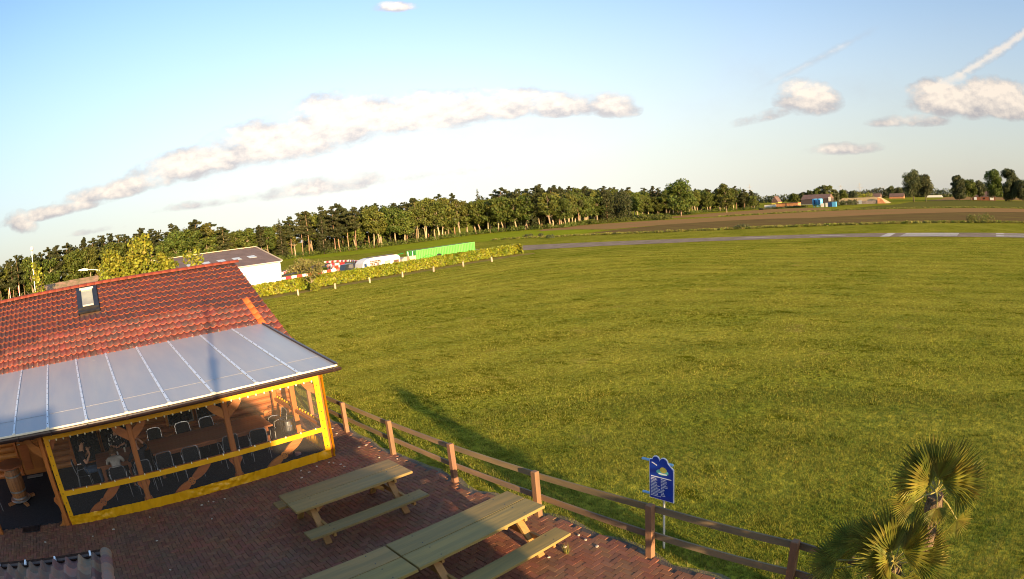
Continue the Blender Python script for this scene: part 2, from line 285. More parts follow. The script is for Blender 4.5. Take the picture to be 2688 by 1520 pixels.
m_hroof = mat('brown_sheet_roof', (0.135, 0.095, 0.082), var=0.15, scale=0.8, rough=0.7, spec=0.3)
m_skyl = mat('rooflight_sheet', (0.42, 0.43, 0.42), var=0.15, scale=2, rough=0.3)
m_greenc = mat('container_green', (0.13, 0.50, 0.085), var=0.12, scale=0.7, rough=0.45, spec=0.4)
m_greend = mat('dark_green_print', (0.02, 0.17, 0.03), var=0.1)
m_rust = mat('rusty_edge', (0.16, 0.085, 0.05), col2=(0.08, 0.05, 0.035), scale=3)
m_cardboard = mat('plywood_crate', (0.55, 0.42, 0.26), var=0.12, scale=2)
m_tarp = mat('grey_tarpaulin', (0.28, 0.26, 0.24), var=0.2, scale=1.5, bump=0.5, bscale=3, bdist=0.05)
m_red = mat('red_plastic', (0.55, 0.035, 0.03), var=0.15, rough=0.4, objrand=0.15)
m_wplast = mat('white_plastic', (0.78, 0.72, 0.64), var=0.12, rough=0.45, objrand=0.12)
m_blue = mat('blue_sign', (0.008, 0.045, 0.33), var=0.08, rough=0.3, spec=0.5)
m_lblue = mat('light_blue_metal', (0.22, 0.42, 0.62), var=0.08, rough=0.35)
m_teal = mat('teal_print', (0.13, 0.48, 0.42), var=0.2, scale=12)
m_yel2 = mat('yellow_print', (0.62, 0.52, 0.08), var=0.15, scale=12)
m_silo = mat('blue_tank', (0.10, 0.36, 0.62), var=0.12, rough=0.4)
m_navy = mat('navy_tank', (0.02, 0.05, 0.13), var=0.2, rough=0.4)
m_straw = mat('clamp_cover', (0.34, 0.25, 0.12), col2=(0.44, 0.32, 0.16), scale=0.4, bump=0.8, bscale=2, bdist=0.2, world=True)
m_clampwall = mat('clamp_wall', (0.30, 0.24, 0.20), var=0.25, scale=0.8, world=True)
m_redbrick = mat('red_brick_far', (0.24, 0.09, 0.05), var=0.2, scale=1.0)
m_rroof = mat('reddish_roof', (0.14, 0.085, 0.065), var=0.2, scale=0.6)
m_orangebrick = mat('orange_wall', (0.48, 0.21, 0.09), var=0.2, scale=0.7)
m_pylon = mat('galvanised_lattice', (0.32, 0.31, 0.30), var=0.1, rough=0.6)
m_stone = mat('pale_pebble', (0.46, 0.38, 0.29), var=0.15, scale=30, rough=0.8)
m_skin = mat('skin', (0.52, 0.27, 0.17), var=0.1, scale=12, rough=0.55)
m_hair_b = mat('brown_hair', (0.085, 0.042, 0.018), var=0.35, scale=40, rough=0.5)
m_hair_d = mat('dark_hair', (0.02, 0.015, 0.011), var=0.3, scale=40, rough=0.5)
m_shirt_k = mat('black_shirt', (0.018, 0.018, 0.024), var=0.3, scale=9, rough=0.9)
m_shirt_dots = mat('dark_sweater_with_white_dots', (0.02, 0.02, 0.024), col2=(0.75, 0.73, 0.68), scale=16, thr=(0.66, 0.69), detail=0, rough=0.9)
m_shirt_g = mat('grey_jacket', (0.36, 0.33, 0.29), var=0.2, scale=8, rough=0.9)
m_jeans = mat('blue_jeans', (0.055, 0.085, 0.14), var=0.3, scale=12, rough=0.9)
m_dark_t = mat('dark_trousers', (0.025, 0.025, 0.03), var=0.3, rough=0.9)
m_shoe = mat('light_shoe', (0.55, 0.50, 0.45), var=0.1)
m_barrel = mat('barrel_staves', (0.36, 0.16, 0.06), col2=(0.24, 0.10, 0.04), scale=5, stretch=(1, 1, 0.15), rough=0.45, spec=0.4)
m_hoop = mat('barrel_hoop', (0.42, 0.40, 0.38), var=0.2, rough=0.35, metal=0.8)
m_oldroof = mat('old_reddish_ridge', (0.34, 0.20, 0.13), col2=(0.14, 0.13, 0.05), scale=3)
m_lampw = mat('lamp_grey_white', (0.70, 0.66, 0.55), var=0.05, rough=0.4)

# ------------------------------------------------------------------ mesh helpers
class MB:
    def __init__(s): s.v = []; s.f = []; s.mi = []; s.cur = 0
    def face(s, pts):
        n = len(s.v); s.v += [tuple(p) for p in pts]; s.f.append(tuple(range(n, n+len(pts)))); s.mi.append(s.cur)
    def raw(s, vs, fs):
        n = len(s.v); s.v += [tuple(p) for p in vs]
        for f in fs: s.f.append(tuple(i+n for i in f)); s.mi.append(s.cur)
        return s
    def hexa(s, p):      # 8 points: bottom 0-3 ccw, top 4-7
        s.raw(p, [(3, 2, 1, 0), (4, 5, 6, 7), (0, 1, 5, 4), (1, 2, 6, 5), (2, 3, 7, 6), (3, 0, 4, 7)]); return s
    def box(s, x0, x1, y0, y1, z0, z1):
        s.hexa([(x0, y0, z0), (x1, y0, z0), (x1, y1, z0), (x0, y1, z0), (x0, y0, z1), (x1, y0, z1), (x1, y1, z1), (x0, y1, z1)]); return s
    def cbox(s, x0, x1, y0, y1, z0, z1, c=0.006):      # box with chamfered top edges
        s.raw([(x0, y0, z0), (x1, y0, z0), (x1, y1, z0), (x0, y1, z0), (x0, y0, z1-c), (x1, y0, z1-c), (x1, y1, z1-c), (x0, y1, z1-c),
               (x0+c, y0+c, z1), (x1-c, y0+c, z1), (x1-c, y1-c, z1), (x0+c, y1-c, z1)],
              [(0, 1, 5, 4), (1, 2, 6, 5), (2, 3, 7, 6), (3, 0, 4, 7), (4, 5, 9, 8), (5, 6, 10, 9), (6, 7, 11, 10), (7, 4, 8, 11), (8, 9, 10, 11), (3, 2, 1, 0)]); return s
    def bar(s, a, b, w, h, up=(0, 0, 1)):
        a = Vector(a); b = Vector(b); d = (b-a).normalized(); u = Vector(up); x = d.cross(u)
        if x.length < 1e-4: x = d.cross(Vector((1, 0, 0)))
        x.normalize(); z = x.cross(d).normalized(); x = x*(w/2); z = z*(h/2)
        s.hexa([a-x-z, a+x-z, b+x-z, b-x-z, a-x+z, a+x+z, b+x+z, b-x+z]); return s
    def tube(s, pts, r, n=8, cap=True):
        pts = [Vector(p) for p in pts]; rs = r if isinstance(r, (list, tuple)) else [r]*len(pts)
        base = len(s.v); prev = None
        for i, p in enumerate(pts):
            d = (pts[min(i+1, len(pts)-1)]-pts[max(i-1, 0)]).normalized()
            if prev is None:
                x = d.cross(Vector((0, 0, 1)));
                if x.length < 1e-3: x = d.cross(Vector((1, 0, 0)))
            else: x = prev - d*prev.dot(d)
            x.normalize(); prev = x; y = d.cross(x)
            for k in range(n):
                a = 2*math.pi*k/n; s.v.append(tuple(p+(x*math.cos(a)+y*math.sin(a))*rs[i]))
        for i in range(len(pts)-1):
            for k in range(n):
                k2 = (k+1) % n; s.f.append((base+i*n+k, base+i*n+k2, base+(i+1)*n+k2, base+(i+1)*n+k)); s.mi.append(s.cur)
        if cap:
            s.f.append(tuple(base+k for k in range(n))[::-1]); s.mi.append(s.cur)
            s.f.append(tuple(base+(len(pts)-1)*n+k for k in range(n))); s.mi.append(s.cur)
        return s
    def lathe(s, cx, cy, prof, n=20, cap=True):
        base = len(s.v)
        for (r, z) in prof:
            for k in range(n):
                a = 2*math.pi*k/n; s.v.append((cx+r*math.cos(a), cy+r*math.sin(a), z))
        for i in range(len(prof)-1):
            for k in range(n):
                k2 = (k+1) % n; s.f.append((base+i*n+k, base+i*n+k2, base+(i+1)*n+k2, base+(i+1)*n+k)); s.mi.append(s.cur)
        if cap:
            s.f.append(tuple(base+k for k in range(n))[::-1]); s.mi.append(s.cur)
            s.f.append(tuple(base+(len(prof)-1)*n+k for k in range(n))); s.mi.append(s.cur)
        return s
    def prism(s, poly, axis, a, b):      # poly: 2-D points; axis 'x','y','z' extrusion from a to b
        def P(p, t):
            return {'x': (t, p[0], p[1]), 'y': (p[0], t, p[1]), 'z': (p[0], p[1], t)}[axis]
        n = len(poly); base = len(s.v); s.v += [P(p, a) for p in poly]+[P(p, b) for p in poly]
        s.f.append(tuple(base+i for i in range(n))[::-1]); s.f.append(tuple(base+n+i for i in range(n))); s.mi += [s.cur]*2
        for i in range(n):
            j = (i+1) % n; s.f.append((base+i, base+j, base+n+j, base+n+i)); s.mi.append(s.cur)
        return s
    def ball(s, c, r, n=12, m=8):
        rx, ry, rz = r if isinstance(r, (tuple, list)) else (r, r, r); base = len(s.v)
        for i in range(m+1):
            t = math.pi*i/m
            for k in range(n):
                a = 2*math.pi*k/n; s.v.append((c[0]+rx*math.sin(t)*math.cos(a), c[1]+ry*math.sin(t)*math.sin(a), c[2]+rz*math.cos(t)))
        for i in range(m):
            for k in range(n):
                k2 = (k+1) % n; s.f.append((base+i*n+k, base+(i+1)*n+k, base+(i+1)*n+k2, base+i*n+k2)); s.mi.append(s.cur)
        return s
    def build(s, name, m, parent=None, smooth=False, kind=None, origin=None):
        me = bpy.data.meshes.new(name)
        off = Vector(origin) if origin is not None else (parent_world(parent) if parent else Vector((0, 0, 0)))
        vs = np.array(s.v, dtype=float) - np.array(off)
        me.from_pydata(vs.tolist(), [], s.f)
        ms = m if isinstance(m, (list, tuple)) else [m]
        for q in ms: me.materials.append(q)
        if len(ms) > 1: me.polygons.foreach_set('material_index', s.mi)
        if smooth: me.polygons.foreach_set('use_smooth', [True]*len(me.polygons))
        me.update()
        o = bpy.data.objects.new(name, me); C.objects.link(o)
        if parent: o.parent = parent
        elif origin is not None: o.location = origin
        if kind: o['kind'] = kind
        return o
def parent_world(p):
    v = Vector((0, 0, 0))
    while p is not None: v += p.location; p = p.parent
    return v
def thing(name, label, cat, loc=(0, 0, 0), group=None):
    o = bpy.data.objects.new(name, None); C.objects.link(o); o.location = loc; o['label'] = label; o['category'] = cat
    o.empty_display_size = 0.2
    if group: o['group'] = group
    return o
def tag(o, label, cat, group=None):
    o['label'] = label; o['category'] = cat
    if group: o['group'] = group
    return o
def copy_tree(o, parent=None, loc=None, rz=None, scale=None, label=None, group=None):
    c = o.copy(); C.objects.link(c)
    if parent is not None: c.parent = parent
    if loc is not None: c.location = loc
    if rz is not None: c.rotation_euler = (0, 0, rz)
    if scale is not None: c.scale = scale if isinstance(scale, tuple) else (scale,)*3
    if label: c['label'] = label
    if group: c['group'] = group
    for ch in list(KIDS.get(o.name, [])): KIDS.setdefault(c.name, []).append(copy_tree(ch, c))
    return c
KIDS = {}
def index_kids(root):
    for ch in root.children:
        KIDS.setdefault(root.name, []).append(ch); index_kids(ch)
def np_mesh(name, verts, k, m, parent=None, kind=None):      # verts: (n*k,3) array of separate k-gons
    n = len(verts)//k; me = bpy.data.meshes.new(name); me.vertices.add(len(verts)); me.vertices.foreach_set('co', verts.astype(np.float32).ravel())
    me.loops.add(len(verts)); me.loops.foreach_set('vertex_index', np.arange(len(verts), dtype=np.int32))
    me.polygons.add(n); me.polygons.foreach_set('loop_start', np.arange(0, n*k, k, dtype=np.int32)); me.update(calc_edges=True)
    me.materials.append(m); o = bpy.data.objects.new(name, me); C.objects.link(o)
    if parent: o.parent = parent
    if kind: o['kind'] = kind
    return o
def sheet(name, pts, z, m, parent=None):
    b = MB(); b.face([(x, y, z) for x, y in pts]); o = b.build(name, m, parent)
    if not parent: o['kind'] = 'structure'
    return o

# ------------------------------------------------------------------ ground and fields
def disk(r): return [(r*math.cos(2*math.pi*i/64), r*math.sin(2*math.pi*i/64)) for i in range(64)]
sheet('ground', disk(6000), 0.0, m_ground)
sheet('ploughed_field', [(108, 96), (128, 100), (150, 98), (160, 82), (162, 70), (155, 54), (169, 33.5), (184, 12), (202, -16), (235, -90), (150, -90), (126, -10), (121.5, 8), (115, 31), (111.5, 50), (107.5, 66), (105.5, 84)], 0.03, m_plough)
sheet('tan_field', [(132, 106), (143, 128), (141, 143), (158, 158), (185, 162), (203, 137), (200, 115), (206, 98), (224, 76), (230, 50), (229, 30), (252, -20), (280, -90), (235.6, -90), (202.6, -16), (184.6, 12), (169.6, 33.5), (155.6, 54), (162.6, 70), (160.6, 82), (150.6, 98)], 0.03, m_tan)
sheet('far_tan_field', [(232, 152), (256, 170), (284, 160), (318, 140), (323, 135), (316, 110), (274, 84), (240, 74), (222, 89), (215, 112)], 0.03, m_tan)
sheet('crop_field', [(424, 66), (450, 48), (470, 30), (520, -20), (600, -80), (290, -90), (262, -20), (241, 31), (240, 56), (237, 67), (292, 68), (336, 60)], 0.03, m_crop)
sheet('distant_tan_field', [(455, 60), (620, 60), (900, 80), (1100, 60), (1300, -50), (1000, -160), (640, -60)], 0.05, m_tan)
sheet('distant_stubble_field', [(430, 146), (474, 175), (640, 232), (900, 300), (1000, 210), (640, 170)], 0.05, mat('pale_stubble', (0.36, 0.30, 0.11), var=0.1, scale=0.1, world=True))
sheet('meadow_strip', [(96, 240), (160, 236), (215, 205), (200, 160), (184, 163), (157, 159), (140, 144), (142, 129), (131, 106), (107.5, 97), (105, 84), (100, 100), (97, 116), (70, 175), (66, 230)], 0.02, m_brightgrass)
sheet('dry_grass_strip', [(19, 60.6), (30, 61.2), (45, 61.4), (59.5, 61.6), (61, 63.2), (59.5, 64.8), (30, 65.2), (17, 64.4)], 0.012, m_drygrass)
# runway
rn = [(57, 88), (61, 79.5), (65.6, 70.6), (71.5, 58.8), (76.3, 44), (78.4, 33), (79.4, 23), (80.3, 5.2), (82, -7), (86, -30), (95, -70)]
rf = [(69, 96), (75, 86), (79, 73), (82.5, 59), (85, 43), (86.2, 33), (86.9, 23), (88.6, 5.4), (91, -7), (95.5, -30), (105, -70)]
run = sheet('runway', rn+rf[::-1], 0.03, m_asphalt)
def mark(name, pts): sheet(name, pts, 0.040, m_paint, run)
mark('centre_dash', [(81.0, 38.8), (81.6, 38.8), (82.6, 33.9), (82.0, 33.9)])
mark('centre_dash', [(82.1, 28.6), (82.7, 28.6), (83.6, 23.3), (83.0, 23.3)])
mark('threshold_bar', [(79.8, 17.3), (86.9, 17.5), (87.1, 16.3), (80.0, 15.9)])
for x0, x1 in ((80.2, 80.95), (81.45, 82.25), (82.6, 83.1), (83.4, 84.2), (85.0, 86.7)): mark('threshold_stripe', [(x0, 14.5), (x1, 14.5), (x1+1.0, 5.7), (x0+1.0, 5.7)])
mark('runway_numeral', [(82.6, -1.0), (84.8, -1.0), (85.0, -2.4), (82.8, -2.4)])
mark('runway_numeral', [(82.8, -2.4), (83.3, -2.4), (84.5, -9.0), (83.9, -9.0)])
mark('runway_numeral', [(84.4, -2.4), (85.0, -2.4), (86.3, -9.0), (85.7, -9.0)])
mark('runway_numeral', [(86.6, -1.0), (89.2, -1.0), (89.6, -2.6), (87.2, -2.6)])
mark('runway_numeral', [(87.7, -2.6), (88.6, -2.6), (90.0, -9.0), (89.0, -9.0)])
# kart track
kt = sheet('kart_track', [(28, 96), (38, 104), (45, 113), (50.5, 122.5), (55, 123), (55.8, 114), (53.5, 104), (49.5, 96), (45.5, 92), (36, 91), (29, 90), (29, 91.5), (37, 93.5), (44.8, 95.5), (47.5, 102), (48.8, 108), (46, 110), (42, 103), (33, 97), (28, 94)], 0.02, m_asph2)
sheet('kart_track_lane', [(20, 100), (32, 110), (44, 121), (44.5, 119.5), (33, 108), (20, 98)], 0.02, m_asph2)

# ------------------------------------------------------------------ terrace paving
TX0, TX1, TY0, TY1 = -6.5, 6.62, 2.0, 17.6
def edge_x(y): return 6.66+0.08*math.sin(y*1.3)+0.05*math.sin(y*3.7+1)+(0.12 if y < 9 else 0.0)
b = MB(); ys = [TY0+i*0.4 for i in range(int((TY1-TY0)/0.4)+1)]
b.face([(TX0, TY0, 0.035)]+[(edge_x(y), y, 0.035) for y in ys]+[(TX0, TY1, 0.035)])
terrace = b.build('terrace_paving', m_mortar); terrace['kind'] = 'structure'
# soil verge beside the paving
b = MB(); pts = [(edge_x(y)-0.1, y) for y in ys]; pts2 = [(edge_x(y)+0.02+0.08*abs(math.sin(y*2.1))+0.08*rng.random(), y) for y in ys]
b.face([(x, y, 0.012) for x, y in pts+pts2[::-1]]); o = b.build('sandy_verge', m_sandsoil); o['kind'] = 'structure'
bw, bl, gp = 0.100, 0.202, 0.007
bricks = []
for i in range(-80, 100):
    for j in range(-90, 110):
        # 90-degree herringbone cell
        k = (i-j) % 4
        x = i*(bw+gp*0.5)+0.0; y = j*(bw+gp*0.5)
        if k == 0: bricks.append((x, y, bl, bw))
        elif k == 3: bricks.append((x, y+0.0, bw, bl))
ok = []
u_ = bw+gp*0.5
for (x, y, w, h) in bricks:
    X = x+0.5; Y = y+9.0
    if w < h: Y = Y - 0.0
    if X < TX0+0.1 or Y < TY0 or Y+h > TY1 or X+w > edge_x(Y)-0.02: continue
    if -2.2 < X < 5.3 and Y > 14.0: continue          # under the carpet
    if X < -2.1 and Y > 13.75: continue
    if X < 5.0 and Y > 15: continue
    ok.append((X, Y, w-gp*0.5, h-gp*0.5))
ok.sort(key=lambda q: (max(0, 1.5-(q[0]))*2+ (max(0, 5.0-q[1]))*3) + math.hypot(q[0]-3.2, q[1]-5.4))
def brick_mesh(w, h):
    b = MB(); b.cbox(0, w, 0, h, -0.03, 0.0, 0.004); me = bpy.data.meshes.new('paving_brick'); me.from_pydata(b.v, [], b.f); me.materials.append(m_brick); return me
BM = {True: brick_mesh(bl-gp*0.5, bw-gp*0.5), False: brick_mesh(bw-gp*0.5, bl-gp*0.5)}
for (X, Y, w, h) in ok[:290]:
    o = bpy.data.objects.new('paving_brick', BM[w > h]); C.objects.link(o); o.parent = terrace
    o.location = (X, Y, 0.052+rng.uniform(-0.003, 0.003)); o.rotation_euler = (rng.uniform(-.012, .012), rng.uniform(-.012, .012), rng.uniform(-.006, .006))
b = MB()
for (X, Y, w, h) in ok[290:]:
    z = 0.052+rng.uniform(-0.003, 0.003); t = rng.uniform(-.002, .002); c = 0.004
    b.raw([(X, Y, 0.03), (X+w, Y, 0.03), (X+w, Y+h, 0.03), (X, Y+h, 0.03), (X, Y, z-c), (X+w, Y, z-c+t), (X+w, Y+h, z-c+t), (X, Y+h, z-c), (X+c, Y+c, z), (X+w-c, Y+c, z+t), (X+w-c, Y+h-c, z+t), (X+c, Y+h-c, z)],
          [(0, 1, 5, 4), (1, 2, 6, 5), (2, 3, 7, 6), (3, 0, 4, 7), (4, 5, 9, 8), (5, 6, 10, 9), (6, 7, 11, 10), (7, 4, 8, 11), (8, 9, 10, 11)])
o = b.build('paving_bricks', m_brick, terrace); o['kind'] = 'stuff'
# carpet under the veranda
b = MB(); b.box(-7, -2.2, 13.82, 18.0, 0.03, 0.064); b.box(-2.197, 5.3, 13.62, 18.0, 0.03, 0.064); o = b.build('veranda_carpet', m_carpet); o['kind'] = 'structure'
# boot-scraper grate
t = thing('floor_grate', 'dark rectangular foot grate set in the brick paving before the open end of the veranda', 'grate', (-3.42, 13.62, 0.06))
b = MB(); b.box(-3.75, -3.09, 13.42, 13.80, 0.045, 0.058); b.build('pan', m_black, t)
b = MB()
for x0, x1, y0, y1 in ((-3.75, -3.09, 13.42, 13.44), (-3.75, -3.09, 13.78, 13.80), (-3.75, -3.73, 13.44, 13.78), (-3.11, -3.09, 13.44, 13.78)): b.box(x0, x1, y0, y1, 0.058, 0.072)
b.build('frame', m_darkmetal, t)
for i in range(13): MB().box(-3.70+i*0.047, -3.685+i*0.047, 13.44, 13.78, 0.060, 0.070).build('slat', m_darkmetal, t)
# pale pebbles
peb = [(-2.91, 12.71), (-1.39, 12.59), (-0.77, 12.75), (0.27, 12.97), (0.21, 11.66), (1.65, 12.02), (1.63, 12.9), (1.83, 13.0), (1.93, 12.9), (2.22, 12.89), (0.23, 10.27), (4.18, 12.77), (4.46, 12.95), (4.76, 13.16), (4.34, 13.2),
       (6.35, 15.57), (6.23, 15.03), (6.18, 13.54), (6.39, 13.53), (6.19, 12.48), (6.45, 12.04), (5.17, 13.04), (5.27, 12.82), (5.27, 12.62), (5.1, 13.16), (6.45, 5.75), (6.12, 6.17), (6.55, 6.25), (6.5, 6.05), (5.72, 6.16)]
b = MB(); b.ball((0, 0, 0.006), (0.038, 0.028, 0.012), 10, 6); pb = b.build('pebble', m_stone, smooth=True)
for i, (x, y) in enumerate(peb):
    o = pb if i == 0 else pb.copy()
    if i: C.objects.link(o)
    s = rng.uniform(0.6, 1.25); o.location = (x, y, 0.056); o.rotation_euler = (0, 0, rng.uniform(0, 3)); o.scale = (s, s*rng.uniform(.8, 1.1), 1)
    tag(o, 'small flat pale pebble lying loose on the red brick paving', 'pebble', 'pale pebbles scattered on the paving')

# ------------------------------------------------------------------ the log house
house = thing('log_house', 'low log house with red clay tile roof and one roof window behind the veranda', 'house', (0, 18.1, 0))
HX0, HX1 = -8.0, 6.05
WY = 18.12
RS = 0.435; EY, EZ = 17.63, 2.59; RY, RZ = 23.28, 5.05
def roofz(y): return EZ+(y-EY)*(RZ-EZ)/(RY-EY)
b = MB(); b.box(HX0, HX1-0.02, WY+0.10, 28.4, 0.0, 2.62); wall = b.build('wall', m_log, house)
b = MB(); b.prism([(WY+0.11, 2.62), (28.39, 2.62), (23.28, 4.86)], 'x', HX0, HX1-0.03); b.build('gable', m_log, house)
open_ = [(-3.90, -2.82, 0.0, 2.05), (-1.62, -0.56, 0.10, 2.1), (-0.50, 0.50, 0.10, 2.1), (1.90, 2.75, 0.62, 1.75), (2.86, 3.95, 0.62, 1.75)]
logr = 0.10
for k in range(13):
    z = 0.11+k*0.195
    segs = [(HX0, HX1)]
    for (x0, x1, z0, z1) in open_:
        if z0-0.05 < z < z1+0.05:
            ns = []
            for a, c in segs:
                if x0 <= a and x1 >= c: continue
                if x0 > a and x0 < c: ns.append((a, x0-0.08))
                if x1 < c and x1 > a: ns.append((x1+0.08, c))
                if x1 <= a or x0 >= c: ns.append((a, c))
            segs = ns
    for a, c in segs:
        if c-a < 0.1: continue
        bb = MB(); bb.tube([(a, WY+0.04, z), (c, WY+0.04, z)], logr, 10); o = bb.build('log', m_log, house, smooth=False)
def frame_open(x0, x1, z0, z1, kind):
    bb = MB(); w = 0.085; y0, y1 = WY-0.10, WY+0.09
    bb.box(x0-w, x0, y0, y1, z0, z1+w); bb.box(x1, x1+w, y0, y1, z0, z1+w); bb.box(x0, x1, y0+0.005, y1, z1, z1+w)
    if kind == 'window': bb.box(x0, x1, y0-0.02, y1, z0-w, z0)
    return bb
dr = frame_open(-3.90, -2.82, 0.03, 2.05, 'door').build('door_frame', m_oakh, house)
b = MB(); b.box(-3.89, -2.83, WY-0.04, WY+0.04, 0.04, 2.04); d = b.build('door', m_oakh, house)
for x0, x1 in ((-3.78, -3.40), (-3.32, -2.94)): MB().cbox(x0, x1, WY-0.065, WY-0.041, 0.20, 0.98).build('panel', m_oakh, d)
MB().box(-3.74, -2.98, WY-0.06, WY-0.041, 1.08, 1.92).build('pane', m_glass, d)
MB().bar((-3.82, WY-0.05, 1.02), (-3.82, WY-0.12, 1.02), 0.03, 0.03).bar((-3.82, WY-0.11, 1.02), (-3.70, WY-0.11, 1.02), 0.02, 0.025).build('handle', m_steel, d)
for (x0, x1, z0, z1) in open_[1:]:
    k = 'window'; wd = frame_open(x0, x1, z0, z1, k).build('window', m_oakh, house)
    MB().box(x0+0.02, x1-0.02, WY-0.02, WY+0.03, z0+0.02, z1-0.02).build('pane', m_glass, wd)
    bb = MB(); bb.box(x0, x0+0.03, WY-0.035, WY-0.02, z0, z1); bb.box(x1-0.03, x1, WY-0.035, WY-0.02, z0, z1); bb.box(x0+0.03, x1-0.03, WY-0.035, WY-0.02, z0, z0+0.04); bb.build('sash', m_hoop if z0 > .3 else m_darkmetal, wd)
# roof slab, then the tiles
slab = MB(); slab.prism([(EY, EZ-0.10), (RY, RZ-0.10), (28.9, EZ-0.10), (28.9, EZ-0.16), (RY, RZ-0.17), (EY, EZ-0.16)], 'x', HX0, 6.26)
roof = slab.build('roof', m_rust, house)
slopeL = math.hypot(RY-EY, RZ-EZ); sang = math.atan2(RZ-EZ, RY-EY)
GA = slopeL/16.0; CW = 0.224
def tile_mesh(new=False, cw=CW, ln=None, r=0.042, name='roof_tile', thick=0.036, m=None, nseg=8):
    ln = ln or GA*1.12; b = MB()
    n = nseg; prof = []
    for i in range(n+1):
        u = i/n; # S profile: shallow trough then a roll
        if u < 0.58: z = -0.018*math.sin(math.pi*u/0.58)
        else: z = r*math.sin(math.pi*(u-0.58)/0.42)
        prof.append((u*cw*1.03, z))
    base = 0
    vs = []; 
    for (x, z) in prof: vs.append((x, 0.0, z+0.040))
    for (x, z) in prof: vs.append((x, ln, z))
    for (x, z) in prof: vs.append((x, 0.0, z+0.040-thick))
    fs = []
    for i in range(n): fs.append((i, i+1, n+1+i+1, n+1+i)); fs.append((2*(n+1)+i, 2*(n+1)+i+1, i+1, i))
    fs.append((0, n+1, 2*(n+1))); fs.append((n, 2*(n+1)+n, 2*n+1))
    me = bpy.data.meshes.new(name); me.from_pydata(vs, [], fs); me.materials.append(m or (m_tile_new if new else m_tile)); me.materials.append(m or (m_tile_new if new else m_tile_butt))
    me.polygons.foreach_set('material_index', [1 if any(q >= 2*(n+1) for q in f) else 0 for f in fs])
   
    me.polygons.foreach_set('use_smooth', [True]*len(me.polygons)); return me
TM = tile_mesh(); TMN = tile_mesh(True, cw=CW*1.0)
tiles = []
ncol = int((6.30-(-6.2))/CW)
for cidx in range(ncol):
    x = 6.30-(cidx+1)*CW
    for row in range(16):
        s = row*GA; y = EY+s*math.cos(sang); z = EZ+s*math.sin(sang)
        if x < 5.4 and y < 18.2: continue                 # under the polycarbonate sheets
        if x < -0.45+0.01 and False: pass
        if -0.50 < x < 0.34 and 21.25 < y+0.1 < 22.95: continue     # roof window
        new = cidx == 2 and 2 <= row <= 7
        tiles.append((x, y, z, new, row))
tiles.sort(key=lambda q: (not q[3], math.hypot(q[0]-1.0, q[1]-2.0)))
fac = np.array([v.co for v in TM.vertices]); fpoly = [tuple(p.vertices) for p in TM.polygons]; fmi = [p.material_index for p in TM.polygons]
rest = MB(); ca, sa = math.cos(sang), math.sin(sang)
for i, (x, y, z, new, row) in enumerate(tiles):
    if i < 296:
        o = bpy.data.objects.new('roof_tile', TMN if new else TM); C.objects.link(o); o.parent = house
        o.location = Vector((x, y, z-0.035+(0.02 if new else 0)))-house.location; o.rotation_euler = (sang-0.025+rng.uniform(-.02, .02), rng.uniform(-.03, .03), rng.uniform(-.012, .012))
        if new: o['label'] = 'bright orange replacement roof tile'
    else:
        a = sang-0.025+rng.uniform(-.02, .02); c_, s_ = math.cos(a), math.sin(a); ty = rng.uniform(-.03, .03)
        pts = [(x+p[0], y+p[1]*c_-(p[2]+ty*p[0])*s_, z-0.035+p[1]*s_+(p[2]-ty*p[0])*c_) for p in fac]
        for f_, mi_ in zip(fpoly, fmi): rest.cur = mi_; rest.raw([pts[q] for q in f_], [tuple(range(len(f_)))])
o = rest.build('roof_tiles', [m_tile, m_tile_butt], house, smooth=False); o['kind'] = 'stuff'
# rear slope as one clay sheet with rows
b = MB()
for r_ in range(16):
    y0 = RY+r_*(28.9-RY)/16; y1 = RY+(r_+1)*(28.9-RY)/16; z0 = RZ-(y0-RY)*0.435; z1 = RZ-(y1-RY)*0.435
    b.face([(HX0, y0, z0-0.03), (6.3, y0, z0-0.03), (6.3, y1, z1+0.0), (HX0, y1, z1+0.0)]); b.face([(HX0, y1, z1), (6.3, y1, z1), (6.3, y1, z1-0.03), (HX0, y1, z1-0.03)])
b.build('rear_slope', m_tile, house)
# ridge tiles
x = HX0+0.2; k = 0
while x < 6.2:
    bb = MB(); n = 8; L_ = 0.40; r0, r1 = 0.115, 0.10; z = RZ-0.02; vs = []
    for (xx, r) in ((x, r1), (x+L_, r0)):
        for i in range(n+1):
            a = math.pi*i/n; vs.append((xx, RY+r*1.1*math.cos(a), z+r*math.sin(a)))
        for i in range(n+1):
            a = math.pi*i/n; vs.append((xx, RY+(r-.02)*1.1*math.cos(a), z+(r-.02)*math.sin(a)))
    q = 2*(n+1); fs = []
    for i in range(n): fs.append((i, i+1, q+i+1, q+i)); fs.append((q+i, q+i+1, q+n+1+i+1, q+n+1+i))
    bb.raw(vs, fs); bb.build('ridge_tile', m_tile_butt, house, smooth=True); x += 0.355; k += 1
# verge boards / barge
b = MB(); b.prism([(EY-0.02, EZ-0.19), (RY, RZ-0.20), (RY, RZ-0.02), (EY-0.02, EZ-0.01)], 'x', 6.262, 6.285); b.prism([(28.9, EZ-0.19), (RY, RZ-0.20), (RY, RZ-0.02), (28.9, EZ-0.01)], 'x', 6.262, 6.285); b.build('verge_board', m_rust, house)
b = MB(); b.tube([(5.6, EY-0.05, EZ-0.07), (6.36, EY-0.05, EZ-0.07)], 0.055, 10); b.build('gutter', m_gutter, house)
